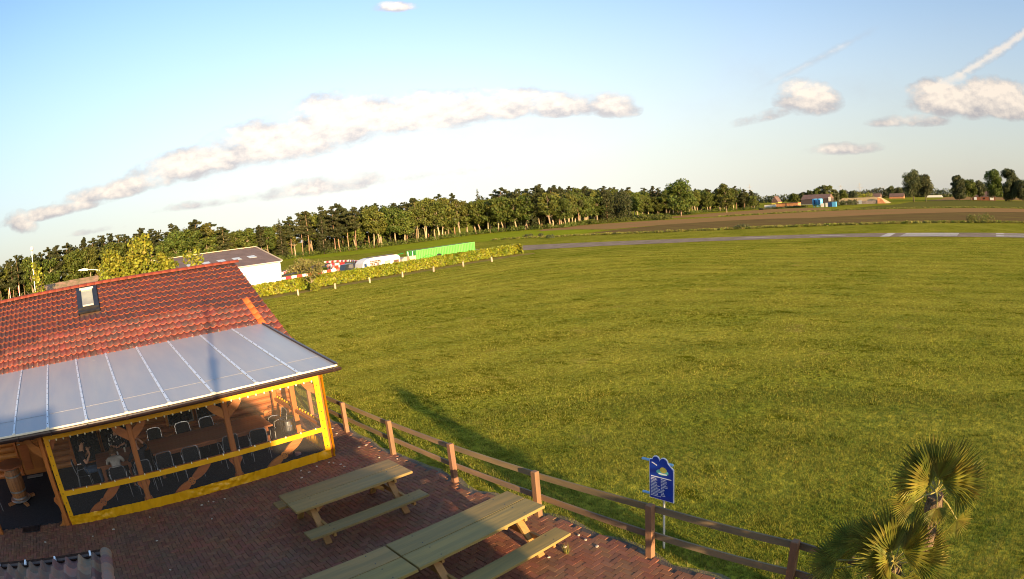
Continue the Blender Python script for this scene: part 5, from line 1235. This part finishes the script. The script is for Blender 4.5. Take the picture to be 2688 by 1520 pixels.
# ------------------------------------------------------------------ caravan
cv = thing('caravan', 'white touring caravan with rounded front and dark graphics parked behind the hedge', 'caravan', (37.8, 68.2, 0))
prof = [(34.95, 0.45), (34.95, 1.3), (35.1, 1.85), (35.55, 2.22), (36.4, 2.38), (40.2, 2.36), (40.62, 2.22), (40.78, 1.9), (40.72, 0.45)]
MB().prism(prof[::-1], 'y', 67.2, 69.4).build('body', mat('caravan_white', (0.62, 0.61, 0.59), var=0.05, rough=0.4), cv)
MB().box(36.4, 40.3, 67.9, 68.7, 2.38, 2.46).build('roof_rack', m_gutter, cv)
for (x0, x1, z0, z1) in ((38.35, 39.15, 1.25, 1.75), (39.70, 40.55, 1.2, 1.72)):
    w = MB().box(x0, x1, 67.17, 67.198, z0, z1).build('window', m_hoop, cv); MB().box(x0+.07, x1-.07, 67.155, 67.169, z0+.07, z1-.07).build('pane', m_rust if x0 > 39 else m_cardboard, w)
w = MB().box(35.20, 35.62, 67.17, 67.198, 1.15, 1.80).build('window', m_hoop, cv); MB().box(35.25, 35.57, 67.155, 67.169, 1.2, 1.75).build('pane', m_navy, w)
rr = random.Random(3); m_gr = mat('brown_graphic', (0.10, 0.05, 0.035), var=.3)
for i in range(4):
    for j in range(7):
        if rr.random() < 0.9: x = 36.15+j*0.23; z = 2.0-i*0.21; MB().box(x, x+rr.uniform(.15, .21), 67.17, 67.197, z-rr.uniform(.13, .19), z).build('side_graphic', m_gr, cv)
for x in (37.2, 38.0): b = MB(); b.prism([(x+0.33*math.cos(2*math.pi*i/18), 0.33+0.33*math.sin(2*math.pi*i/18)) for i in range(18)], 'y', 67.3, 67.5); b.build('wheel', m_black, cv)
MB().bar((34.9, 68.3, 0.5), (33.6, 68.3, 0.45), 0.12, 0.1).build('drawbar', m_steel, cv)
t = thing('parked_car', 'dark parked car mostly hidden behind the hedge in front of the caravan', 'car', (34.0, 69.8, 0))
MB().prism([(32.9, 0.35), (32.9, 0.9), (33.3, 1.0), (33.6, 1.9), (34.7, 1.98), (34.72, 0.35)], 'y', 69.3, 71.0).build('body', mat('dark_car_paint', (0.012, 0.018, 0.022), var=.2, rough=.3, spec=.6), t)
MB().box(33.9, 34.6, 69.28, 69.298, 1.35, 1.85).build('window', m_glass, t)
for x in (33.3, 34.4): b = MB(); b.prism([(x+0.3*math.cos(2*math.pi*i/16), 0.3+0.3*math.sin(2*math.pi*i/16)) for i in range(16)], 'y', 69.2, 69.4); b.build('wheel', m_black, t)
t = thing('tarpaulin_stack', 'grey tarpaulin-covered stack between the caravan and the plywood crate', 'covered stack', (41.3, 67.8, 0))
MB().prism([(40.95, 0), (42.35, 0), (42.3, 1.8), (41.6, 1.86), (41.1, 1.6)], 'y', 67.4, 69.0).build('cover', m_tarp, t)
t = thing('plywood_crate', 'pale plywood crate between the covered stack and the green container', 'crate', (42.7, 67.3, 0))
MB().box(42.0, 43.05, 66.8, 67.9, 0.0, 1.80).build('body', m_cardboard, t); MB().box(41.98, 43.07, 66.78, 67.92, 1.80, 1.86).build('lid', m_cardboard, t)
for x in (42.0, 42.97): MB().box(x, x+0.08, 66.76, 66.797, 0, 1.80).build('batten', m_cardboard, t)
# ------------------------------------------------------------------ green container
gc = thing('green_container', 'long bright green corrugated shipping container with rusty top edge', 'container', (48.5, 68.5, 0))
X0, X1, Y0, Y1, ZT = 43.35, 53.45, 67.1, 69.6, 2.50
MB().box(X0+0.1, X1-0.1, Y0+0.12, Y1-0.1, 0.16, ZT-0.06).build('shell', m_greenc, gc)
b = MB(); nr = 36
for i in range(nr):
    xa = X0+0.12+i*(X1-X0-0.24)/nr; w = (X1-X0-0.24)/nr; q = [(xa, Y0+0.115), (xa+w*0.12, Y0+0.01), (xa+w*0.55, Y0+0.01), (xa+w*0.67, Y0+0.115), (xa+w, Y0+0.115)]
    for (ax, ay), (cx_, cy_) in zip(q[:-1], q[1:]): b.face([(ax, ay, 0.2), (cx_, cy_, 0.2), (cx_, cy_, ZT-0.1), (ax, ay, ZT-0.1)])
b.build('corrugated_side', m_greenc, gc)
for k, y in enumerate((Y0+0.35, Y0+0.9, Y0+1.5, Y0+2.1)): b = MB(); b.tube([(X0-0.02, y, 0.2), (X0-0.02, y, ZT-0.1)], 0.04, 8); b.build('door_bar', m_steel if k % 2 else m_greend, gc)
for y0_, y1_ in ((Y0+0.08, Y0+1.24), (Y0+1.26, Y1-0.08)): MB().box(X0, X0+0.09, y0_, y1_, 0.2, ZT-0.1).build('door', m_greenc, gc)
b = MB(); b.box(X0-.01, X1, Y0-0.01, Y0+0.12, ZT-0.10, ZT); b.box(X0-.01, X1, Y1-.12, Y1, ZT-0.10, ZT); b.box(X0-0.01, X0+.12, Y0+.12, Y1-.12, ZT-0.10, ZT); b.box(X1-.12, X1, Y0+.12, Y1-.12, ZT-0.10, ZT); b.build('top_rail', m_greenc, gc)
MB().box(X0+.12, X1-.12, Y0+.12, Y1-.12, ZT-0.08, ZT-0.005).build('roof', m_rust, gc)
for x, y in ((X0, Y0), (X1-.12, Y0), (X0, Y1-.12), (X1-.12, Y1-.12)): MB().box(x-.005, x+.125, y-.005, y+.125, 0.0, ZT+0.004).build('corner_post', m_greenc, gc)
b = MB(); pts = [(45.3+1.05*math.cos(R(a)), Y0+0.015, 0.95+0.72*math.sin(R(a))) for a in range(0, 181, 12)]; b.tube(pts, 0.035, 5); pts = [(45.3+0.72*math.cos(R(a)), Y0+0.015, 0.95+0.46*math.sin(R(a))) for a in range(0, 181, 15)]; b.tube(pts, 0.03, 5); b.build('ring_emblem', m_greend, gc)
b = MB(); b.ball((47.1, Y0+0.0, 1.45), (0.42, 0.03, 0.20), 14, 8); b.build('dark_emblem', m_black, gc)
for y in (68.4,): tag(MB().tube([(40.9, 70.2, 2.06), (43.3, 70.4, 2.22)], 0.07, 8).build('roof_bar', m_greend), 'dark green bar running from the caravan to the container top', 'bar')

# ------------------------------------------------------------------ kart track barriers
def barrier_proto(m, nm):
    b = MB(); b.prism([(-0.20, 0), (0.20, 0), (0.16, 0.34), (0.08, 0.42), (-0.08, 0.42), (-0.16, 0.34)], 'x', -0.45, 0.45); o = b.build(nm, m); return o
pw, pr2 = barrier_proto(m_wplast, 'track_barrier'), barrier_proto(m_red, 'track_barrier')
first = {0: True, 1: True}
def barriers(poly, step, stack=1, rnd=0.0, name=''):
    for i, (x, y, tx, ty) in enumerate(along(poly, step)):
        for k in range(stack):
            c = (i+k) % 2; src = pr2 if c else pw
            if first[c]: o = src; first[c] = False
            else: o = src.copy(); C.objects.link(o)
            o.location = (x+rng.uniform(-rnd, rnd), y+rng.uniform(-rnd, rnd), 0.02+0.42*k); o.rotation_euler = (0, 0, math.atan2(ty, tx)+rng.uniform(-rnd, rnd)*0.6)
            tag(o, ('red' if c else 'white')+' plastic barrier block '+name, 'barrier', ('red' if c else 'white')+' kart track barriers '+name)
barriers([(29.5, 88.5), (33, 88.7), (37, 89.2), (41, 90.3), (45, 89.6)], 1.0, 1, 0.04, 'in the nearest row along the kart track')
barriers([(43.3, 94.5), (44.3, 99.0), (46.2, 101.5), (47.4, 99.5)], 1.0, 2, 0.15, 'in the cluster at the kart track bend')
barriers([(37.6, 105.4), (40.3, 110.1), (43.4, 114.6), (46.0, 117.0)], 1.1, 1, 0.06, 'on the left curve of the kart track')
barriers([(56.3, 127), (57.2, 121), (56.9, 115), (54.6, 106.5), (50.8, 97.5), (48, 94)], 1.1, 1, 0.05, 'on the far outer curve of the kart track')

# ------------------------------------------------------------------ things behind the log house roof
def near_tree(name, label, x, y, h, r, zb, nl, ls, m, seed, column=False):
    bl = []
    rr = random.Random(seed)
    for i in range(34):
        t_ = rr.random(); z = zb+(h-zb)*t_; env = (1-t_)**0.7+0.08 if column else math.sin(math.pi*min(1, .2+.75*t_))**.6; a = rr.random()*6.283; d_ = r*env*rr.uniform(.2, .8); s = r*rr.uniform(.26, .44)*(env+0.25)
        bl.append((d_*math.cos(a), d_*math.sin(a), z, s, s, s*1.1))
    t = make_tree(name, label, 'tree', bl, nl, ls, m, m_bark_k, h*0.9, 0.12, seed, 6, 0.2, lr=0.9); t.location = (x, y, 0); return t
near_tree('linden_tree', 'bright yellow-green conical linden rising behind the tile ridge', 3.3, 31.5, 7.1, 2.1, 2.0, 15000, 0.15, m_leaf_y, 101, True)
near_tree('linden_tree', 'lower rounder linden joined to the left side of the bright linden', 1.8, 31.8, 6.2, 1.3, 2.0, 7000, 0.15, m_leaf_y, 102)
near_tree('linden_tree', 'lower linden just right of the bright linden peak', 4.6, 31.6, 5.9, 1.0, 2.0, 4000, 0.15, m_leaf_y, 106)
near_tree('shrub_tree', 'slender upright olive tree behind the left end of the tile ridge', -3.15, 32.5, 6.5, 1.25, 2.0, 5000, 0.13, m_leaf_h, 103, True)
near_tree('shrub_tree', 'small loose tree between the linden and the white hall roof', 7.1, 36.0, 6.0, 1.1, 2.0, 1500, 0.15, m_leaf_y, 104)
ob = thing('brown_roofed_building', 'low building with old reddish roof showing just above the tile ridge', 'building', (-1.5, 34, 0))
MB().box(-9.0, 1.3, 33.2, 37.5, 0, 4.3).build('wall', m_white, ob)
MB().prism([(32.9, 4.3), (37.9, 4.3), (35.4, 5.27)], 'x', -2.9, 1.4).build('roof', m_oldroof, ob)
lp = thing('street_lamp', 'grey street lamp with a curved arm reaching left above the tile ridge', 'street lamp', (1.5, 35, 0))
MB().tube([(1.62, 35, 0), (1.62, 35, 4.6), (1.50, 35, 5.1), (1.25, 35, 5.42), (0.75, 35, 5.60), (0.2, 35, 5.68)], [0.05, 0.035, 0.03, 0.026, 0.024, 0.022], 8).build('pole', m_lampw, lp)
MB().prism([(-0.40, 5.70), (-0.05, 5.66), (0.25, 5.62), (0.27, 5.72), (0.0, 5.78), (-0.35, 5.75)], 'y', 34.9, 35.1).build('lamp_head', m_lampw, lp)
ms = thing('signal_mast', 'thin white mast with a red and white ball top at the far left', 'mast', (-4.6, 45, 0))
MB().tube([(-4.62, 45, 0), (-4.55, 45, 7.75)], 0.035, 8).build('pole', m_whitep, ms)
MB().ball((-4.55, 45, 7.92), 0.17, 12, 8).build('ball', mat('salmon_white', (0.85, 0.60, 0.50), var=0.2, scale=6), ms)
MB().ball((-4.6, 45, 6.45), 0.06, 8, 6).build('fitting', m_whitep, ms)
for x, lb in ((-6.33, 'left of two furled red and white flags behind the ridge'), (-5.47, 'right of two furled red and white flags behind the ridge')):
    f = thing('flag', lb, 'flag', (x, 40, 0), 'furled flags at the far left'); MB().tube([(x+.05, 40, 0), (x, 40, 5.55)], 0.02, 6).build('pole', m_whitep, f)
    b = MB(); b.raw([(x-0.0, 40, 5.5), (x-0.10, 40.02, 5.40), (x-0.07, 40.05, 5.15), (x+0.0, 40, 5.0), (x+0.05, 39.96, 5.2)], [(0, 1, 2), (0, 2, 3, 4)]); b.build('cloth', mat('flag_red', (0.5, 0.06, 0.05), var=.2) if 'flag_red' not in MATS else MATS['flag_red'], f)

# ------------------------------------------------------------------ palms
def fan_leaf(mb, base, tip_dir, up, R_, n=34, spread=250, droop=0.15, fold=0.35):
    base = Vector(base); d = Vector(tip_dir).normalized(); side = d.cross(Vector(up)).normalized(); nrm = side.cross(d).normalized()
    for i in range(n):
        a = R(-spread/2+spread*i/(n-1)); dirv = (d*math.cos(a)+side*math.sin(a)); L_ = R_*(0.80+0.2*math.cos(a*0.8))*rng.uniform(0.86, 1.06)
        ca2, sa2 = math.cos(a+R(90)), math.sin(a+R(90)); pv = (d*math.cos(a+R(90))+side*math.sin(a+R(90)))
        w = R_*math.radians(spread/(n-1))*0.5*0.86; sgn = 1 if i % 2 else -1
        p0 = base+dirv*L_*0.04; p1 = base+dirv*L_*0.50-nrm*droop*L_*0.08; p2 = base+dirv*L_*0.80-nrm*droop*L_*0.32; p3 = base+dirv*L_-nrm*droop*L_*0.75
        lift = nrm*(0.30*w)
        n0 = len(mb.v)
        mb.v += [tuple(p0), tuple(p1-pv*w+lift), tuple(p1-lift*2), tuple(p1+pv*w+lift), tuple(p2-pv*w*0.50+lift), tuple(p2-lift), tuple(p2+pv*w*0.50+lift), tuple(p3)]
        for f in ((0, 1, 2), (0, 2, 3), (1, 4, 5, 2), (2, 5, 6, 3), (4, 7, 5), (5, 7, 6)): mb.f.append(tuple(n0+k for k in f)); mb.mi.append(0)
def palm(x, y, zc, label, leaves, lean=(0, 0), base=None):
    bx, by = base if base else (x, y); t = thing('fan_palm', label, 'palm', (bx, by, 0), 'fan palms at the fence')
    c = Vector((x, y, zc)); b = MB(); pts = []; rs = []
    for i in range(14):
        t_ = i/13; pts.append((bx+(x-bx)*t_, by+(y-by)*t_, zc*t_*0.985)); rs.append(0.085+0.02*math.sin(i*2.2)+0.03*t_)
    b.tube(pts, rs, 10); tr = b.build('trunk', m_palmfib, t, smooth=False)
    bb = MB()
    for i in range(170):
        t_ = rng.uniform(0.35, 1.0); a = rng.random()*6.283; p = Vector((bx+(x-bx)*t_, by+(y-by)*t_, zc*t_*0.98)); o_ = Vector((math.cos(a), math.sin(a), 0)); r_ = 0.09+0.02*t_
        q = p+o_*r_; e = q+o_*rng.uniform(.03, .09)+Vector((rng.uniform(-.03, .03), rng.uniform(-.03, .03), rng.uniform(0.02, .12))); sd_ = o_.cross(Vector((0, 0, 1)))*0.012
        bb.face([q-sd_, q+sd_, e+sd_*0.3, e-sd_*0.3])
    bb.build('fibre', m_palmfib, t)['kind'] = 'stuff'
    for (azd_, eld, pl, rad) in leaves:
        a, e = R(azd_), R(eld); d = Vector((math.sin(a)*math.cos(e), math.cos(a)*math.cos(e), math.sin(e)))
        pl = pl*0.72 if pl < 0.45 else pl; p1 = c+d*pl*0.5+Vector((0, 0, 0.03)); p2 = c+d*pl; fr = MB(); side = d.cross(Vector((0, 0, 1))).normalized(); up = side.cross(d)
        fan_leaf(fr, p2, (d+Vector((0, 0, -0.10 if eld < 35 else 0.05))), up*0.35+Vector((-0.8+rng.uniform(-.3, .3), rng.uniform(-.35, .35), 0.5)), rad*1.07, n=26, spread=rng.uniform(120, 175), droop=rng.uniform(.03, .18))
        lf = fr.build('palm_leaf', m_palm, t)
        MB().tube([c, p1, p2], [0.014, 0.010, 0.008], 6).build('petiole', m_petiole, lf)
palm(6.20, 0.41, 2.34, 'taller fan palm standing behind, its upper fans against the grass',
     [(-70, 78, .28, .52), (-40, 52, .24, .48), (6, 58, .28, .52), (178, 52, .30, .52), (200, 72, .2, .5), (182, 18, .42, .46), (4, 20, .40, .36), (-30, -14, .42, .32), (184, -38, .50, .26), (90, 40, .34, .42), (60, 8, .34, .34), (-110, -24, .30, .26)], base=(6.40, 0.28))
palm(6.18, 0.76, 1.34, 'lower fan palm in front with broad sunlit fans at the bottom edge',
     [(-50, 66, .28, .60), (-75, 34, .24, .50), (12, 58, .32, .56), (4, 14, .66, .40), (-4, -4, .80, .42), (20, 4, .60, .40), (188, 64, .28, .60), (160, 46, .3, .5), (-8, 40, .30, .50), (10, 30, .50, .38), (0, -16, .86, .38), (-24, -28, .54, .38), (180, 22, .44, .54), (172, -4, .50, .42), (-92, 4, .30, .44), (-120, -24, .38, .34), (90, 34, .34, .44), (205, -24, .42, .36)], base=(6.30, 0.66))

# ------------------------------------------------------------------ far right: trees, farm, bunker, tanks
def far_tree(label, x, y, h, r, zb, m, seed, n=1500, ls=0.8, ny=1.0, tr=0.35, mt=None):
    t = make_tree('field_tree', label, 'tree', crown_deciduous(h, r, zb, 44, seed), int(n*1.7), ls, m, mt or m_bark_k, h*0.95, tr, seed, 7, 0.4, lr=h*0.2, shell=0.6); t.location = (x, y, 0); return t
far_tree('large round field tree, left of the pair standing alone in the fields', 435, 65, 21.5, 9.2, 5.0, m_leaf_dk, 201, 4200, 0.85, tr=0.5)
far_tree('smaller round field tree, right of the pair standing alone in the fields', 438, 55.3, 18.5, 7.4, 4.5, m_leaf_dk, 202, 3200, 0.85, tr=0.4)
far_tree('dark narrow tree at the left edge of the farmyard clump', 463, 28, 19.0, 7.0, 1.0, m_leaf_dk, 203, 5200, 0.9)
far_tree('loose low tree before the brick farmhouse', 476, 18, 15.0, 7.5, 3.0, m_leaf_d, 204, 3600, 0.9)
far_tree('small dark tree on the gable side of the brick farmhouse', 482, 8, 15.0, 6.0, 3.5, m_leaf_dk, 205, 2600, 0.9)
far_tree('tall tree with several stems right of the brick farmhouse', 494, -7, 23.5, 10.5, 4.0, m_leaf_d, 206, 6500, 0.95, tr=0.4)
far_tree('tall dark tree at the right edge of the farmyard clump', 500, -25, 25.0, 11.5, 2.0, m_leaf_dk, 207, 8500, 0.95)
far_tree('dense lower tree at the picture edge beside the farmyard clump', 498, -38, 18.0, 8.0, 0.8, m_leaf_dk, 208, 3200, 0.95)
def gable_house(name, label, x0, x1, y0, y1, hw, hr, mw, mr, axis='y', cat='house', wins=()):
    t = thing(name, label, cat, ((x0+x1)/2, (y0+y1)/2, 0)); MB().box(x0, x1, y0, y1, 0, hw).build('wall', mw, t)
    if axis == 'y':
        xm = (x0+x1)/2; MB().prism([(x0-.4, hw-.2), (x1+.4, hw-.2), (xm, hr)], 'y', y0-.3, y1+.3).build('roof', mr, t)
    else:
        ym = (y0+y1)/2; MB().prism([(y0-.4, hw-.2), (y1+.4, hw-.2), (ym, hr)], 'x', x0-.3, x1+.3).build('roof', mr, t)
    for (wx0, wx1, wy0, wy1, wz0, wz1, mm_) in wins: MB().box(wx0, wx1, wy0, wy1, wz0, wz1).build('window', mm_, t)
    return t
gable_house('brick_farmhouse', 'red brick farmhouse half hidden by the clump of tall trees', 520, 532, -8, 18, 3.2, 7.6, m_redbrick, m_rroof, 'y', 'farmhouse', [(519.8, 519.98, 13, 16, .4, 2.6, m_whitep), (519.8, 519.98, -6, -1.5, .4, 2.6, m_whitep), (519.8, 519.98, 4, 5.5, 1, 2.3, m_glass)])
# silage clamp (bunker)
t = thing('silage_clamp', 'long low tan silage clamp with concrete side walls in the distance', 'silage clamp', (384, 92, 0))
MB().hexa([(380, 76, 0), (396, 76, 0), (396, 113, 0), (380, 113, 0), (383, 83, 4.0), (393, 83, 4.0), (393, 108, 4.0), (383, 108, 4.0)]).build('mound', m_straw, t)
for i in range(9): MB().box(379.4, 379.95, 84+i*2.4, 86.3+i*2.4, 0, 2.0 if i != 4 else 2.3).build('wall_panel', m_clampwall if i != 4 else m_skyl, t)
MB().hexa([(379, 77, 0), (381, 77, 0), (381, 82.5, 0), (379, 82.5, 0), (380, 79.5, 2.9), (381, 79.5, 2.9), (381, 82.4, 3.8), (380, 82.4, 3.8)]).build('end_face', m_orangebrick, t)
# blue tanks
for (x, y, lb) in ((326, 108.6, 'left of two tall light blue tanks on legs'), (323.5, 104.9, 'right of two tall light blue tanks on legs')):
    t = thing('blue_tank', lb, 'tank', (x, y, 0), 'blue tanks at the field edge'); MB().lathe(x, y, [(0.6, 0.7), (1.6, 1.2), (1.7, 1.3), (1.7, 4.3), (1.5, 4.6), (0.5, 4.7)], 20).build('vessel', m_silo, t, smooth=True)
    MB().box(x-1.74, x-1.70, y-0.7, y+0.3, 1.5, 4.0).build('dark_band', m_navy, t)
    for a in range(4): MB().bar((x+1.3*math.cos(a*1.57+.78), y+1.3*math.sin(a*1.57+.78), 0), (x+1.3*math.cos(a*1.57+.78), y+1.3*math.sin(a*1.57+.78), 1.3), .15, .15).build('leg', m_silo, t)
for (y0, y1, h, m, lb) in ((101.0, 102.6, 2.0, m_wplast, 'pale pink box standing right of the blue tanks'), (98.4, 99.7, 2.2, m_wplast, 'narrow pale pink box between the tanks and the blue bins'), (96.0, 98.0, 2.5, m_navy, 'dark navy bin right of the pink boxes'), (93.6, 95.9, 2.6, m_silo, 'light blue bin at the right end of the row of containers')):
    t = thing('storage_box', lb, 'storage box', (318, (y0+y1)/2, 0), 'boxes beside the blue tanks'); MB().cbox(317.5, 319.5, y0, y1, 0, h-.15, .05).build('body', m, t); MB().cbox(317.4, 319.6, y0-.05, y1+.05, h-.149, h, .05).build('lid', m, t)
# orange sheds
t = thing('orange_shed', 'long low orange sunlit shed at the right end of the wood', 'shed', (392, 155, 0)); MB().box(388, 394, 142, 158.5, 0, 2.5).build('wall', m_orangebrick, t); MB().box(387.7, 394.3, 141.7, 158.8, 2.5, 2.8).build('roof', m_rust, t); MB().box(387.9, 387.99, 150.5, 151.2, 0, 2.4).build('door', m_rust, t)
t = thing('pale_shed', 'small pale shed left of the orange shed by the wood', 'shed', (398, 165, 0)); MB().box(396, 400, 162, 171, 0, 1.9).build('wall', m_wplast, t); MB().box(395.8, 400.2, 161.8, 171.2, 1.9, 2.1).build('roof', m_rust, t)
gable_house('barn', 'wide dark barn with long reddish roof behind the blue tanks', 484, 500, 149, 174, 4.2, 7.9, mat('dark_barn_wall', (0.07, 0.055, 0.05)), m_rroof, 'y', 'barn', [(483.8, 483.98, 146.9, 149.0, 2.0, 5.2, m_wplast)])
gable_house('gabled_house', 'narrow house with a steep orange gable catching the sun', 573, 583, 170.2, 176.2, 2.6, 8.2, m_orangebrick, m_rroof, 'x', 'house')
gable_house('gabled_house', 'small dark house with pale yellow gable near the end of the wood', 470, 478, 190, 196, 3.0, 8.0, m_yel2, m_rroof, 'x', 'house')
gable_house('bungalow', 'distant long bungalow with brown-red roof left of the two field trees', 785, 795, 132, 153, 2.4, 6.6, m_orangebrick, m_rroof, 'y', 'bungalow')
gable_house('bungalow', 'distant house with reddish roof and dark barn door in the tree line', 778, 792, 165, 185, 2.8, 7.2, mat('dark_wall_far', (0.06, 0.065, 0.07)), m_rroof, 'y', 'house')
t = thing('polytunnel', 'faint white polytunnel in the distance between the field trees', 'polytunnel', (900, 96, 0)); MB().prism([(84, 0), (112, 0), (110, 3.0), (86, 3.2)], 'x', 900, 906).build('cover', m_wplast, t)
# far tree masses
def mass_line(pts, r, h, n, ls, m, label, name='far_treeline'): return bush_mass(name, [(x, y) for x, y, _, _ in along(pts, r*0.8)], r, h, n, ls, m, label, 'treeline', 'stuff', r*0.4)
mass_line([(960, 275), (970, 235), (980, 200), (985, 165), (1000, 130)], 14, 16, 5200, 2.2, m_leaf_dk, 'dark line of trees on the horizon beyond the silage clamp')
mass_line([(1000, 130), (1010, 90), (1030, 40), (1060, -30), (1080, -120), (1080, -240)], 14, 14, 6500, 2.4, m_leaf_dk, 'low line of trees on the horizon behind the two field trees')
mass_line([(1300, 900), (1250, 700), (1150, 520), (1050, 380), (1000, 320)], 18, 15, 5200, 2.8, m_leaf_dk, 'faint line of trees on the horizon beyond the end of the wood')
mass_line([(700, 190), (720, 165)], 7, 9, 900, 1.2, m_leaf_y, 'lighter green trees before the distant tree line')
mass_line([(318, 139), (332, 140), (345, 131), (338, 122), (334, 118)], 2.0, 1.2, 3500, 0.5, m_leaf_dk, 'dark hedge line before the orange shed', 'far_hedge')
mass_line([(342, 103), (349, 98), (356, 92)], 2.0, 3.0, 1500, 0.6, m_leaf_dk, 'dark bushes between the blue bins and the clamp', 'far_bushes')
hilltrees = [(529, 186, 12.0, 5), (532, 180, 13.2, 6), (534, 174, 15.5, 6), (536, 168.5, 15.2, 6.0), (538, 163, 12.0, 5), (545, 157, 10, 5), (528, 192, 10.5, 5), (520, 199, 9.5, 5), (560, 150, 9.5, 5)]
for i, (x, y, h, r) in enumerate(hilltrees): far_tree(['first', 'second', 'third and tallest', 'fourth', 'fifth', 'sixth', 'outermost left', 'low detached left', 'low detached right'][i]+' tree of the rounded group behind the barn', x+14, y, h*1.03, r, 0.6, m_leaf_d if i % 2 else m_leaf_dk, 300+i, 1500, 1.1)
for i, (x, y, h, r) in enumerate([(890, 170, 17, 8), (893, 158, 15.5, 8)]): far_tree(['left', 'right'][i]+' tree of the dark distant pair above the bungalow', x, y, h, r, 0.6, m_leaf_dk, 330+i, 900, 1.6)
# pylons
def pylon(x, y, h, label):
    t = thing('pylon', label, 'pylon', (x, y, 0), 'power pylons on the horizon'); az_ = math.atan2(x, y); ux, uy = math.cos(az_), -math.sin(az_); b = MB(); w = 0.35
    def p_(u, z, v=0): return (x+ux*u+v*math.sin(az_), y+uy*u+v*math.cos(az_), z)
    for s in (-1, 1):
        for v in (-1, 1): b.bar(p_(s*3.0, 0, v*3), p_(s*0.8, h*0.62, v*.8), w, w); b.bar(p_(s*0.8, h*0.62, v*.8), p_(s*0.3, h, v*.3), w, w)
    for k in range(7):
        z0, z1 = h*0.62*k/7, h*0.62*(k+1)/7; a0 = 3-2.2*k/7; a1 = 3-2.2*(k+1)/7; b.bar(p_(-a0, z0), p_(a1, z1), w*.7, w*.7); b.bar(p_(a0, z0), p_(-a1, z1), w*.7, w*.7)
    b.build('lattice_tower', m_pylon, t)
    for zf, L_ in ((0.66, 7.5), (0.84, 6.0)):
        b = MB(); b.bar(p_(-L_, h*zf+1.0), p_(0, h*zf), w, w); b.bar(p_(L_, h*zf+1.0), p_(0, h*zf), w, w); b.bar(p_(-L_, h*zf+1.0), p_(L_, h*zf+1.0), w, w); b.build('cross_arm', m_pylon, t)
pylon(1090, 500, 38, 'tallest-looking pylon, above the right end of the wood'); pylon(1443, 409, 33, 'thin pylon left of the one above the silage clamp'); pylon(1262, 313, 31, 'clear pylon above the left part of the silage clamp')
pylon(1665, 341, 29, 'faint pylon above the right part of the silage clamp'); pylon(1337, 416, 32, 'pylon touching the rounded group of trees behind the barn')

# ------------------------------------------------------------------ grass blades near the camera
def in_view_pts(n, r0, r1, power=1.0):
    r = r0*(r1/r0)**npr.random(n)**power if False else r0*np.exp(npr.random(n)*math.log(r1/r0)); a = np.radians(npr.uniform(-2, 104, n)); return r*np.sin(a), r*np.cos(a), r
def grass(n, r0, r1, k, hgt, wid, name, m, label, cond, splay=0.5):
    x, y, r = in_view_pts(n, r0, r1); ok_ = cond(x, y); x, y, r = x[ok_], y[ok_], r[ok_]; n = len(x)
    x = np.repeat(x, k)+npr.normal(size=n*k)*0.035*np.repeat(r, k)/10; y = np.repeat(y, k)+npr.normal(size=n*k)*0.035*np.repeat(r, k)/10; rr_ = np.repeat(r, k)
    a = npr.random(n*k)*6.283; h = hgt*npr.uniform(0.45, 1.35, n*k); w = wid*rr_/10.0; sp_ = npr.uniform(0.1, 1.0, n*k)*splay*h
    dx, dy = np.cos(a), np.sin(a); z0 = np.zeros(n*k)
    V = np.stack([np.stack([x-dy*w, y+dx*w, z0], 1), np.stack([x+dy*w, y-dx*w, z0], 1), np.stack([x+dx*sp_, y+dy*sp_, h], 1)], 1).reshape(-1, 3)
    o = np_mesh(name, V, 3, m, None, 'stuff'); o['label'] = label; o['category'] = 'grass'; return o
field_ok = lambda x, y: ((x > 6.90+0.12*np.sin(y*2.3)) | ((y > 17.9) & (x > 6.5))) & ~((y > 60.8) & (y < 66) & (x > 17) & (x < 60)) & (x < 79)
grass(60000, 5.5, 17, 6, 0.050, 0.0036, 'field_grass', m_grass_near, 'short mown grass of the airfield nearest the terrace', field_ok, 0.9)
grass(60000, 16, 75, 5, 0.050, 0.0040, 'field_grass', m_grassblade, 'short mown grass of the middle of the airfield', field_ok, 0.9)
verge_ok = lambda x, y: (x > 6.70+0.06*np.sin(y*2.3+1)) & (x < 7.6+0.2*np.sin(y)) & (y < 18)
grass(9000, 5.5, 20, 7, 0.085, 0.0036, 'verge_grass', m_grass_verge, 'rough longer grass along the foot of the fence', verge_ok, 0.8)
# weed tuft at the bench foot
b = MB()
for i in range(46):
    a = rng.random()*6.283; L_ = rng.uniform(.08, .2); b.face([(6.0+.03*math.cos(a), 6.02+.03*math.sin(a), .05), (6.0+.03*math.cos(a+.4), 6.02+.03*math.sin(a+.4), .05), (6.0+.1*math.cos(a), 6.02+.1*math.sin(a), .05+L_)])
tag(b.build('weed_tuft', m_grass_verge), 'tuft of grass growing between the bricks beside the bench end', 'weed')
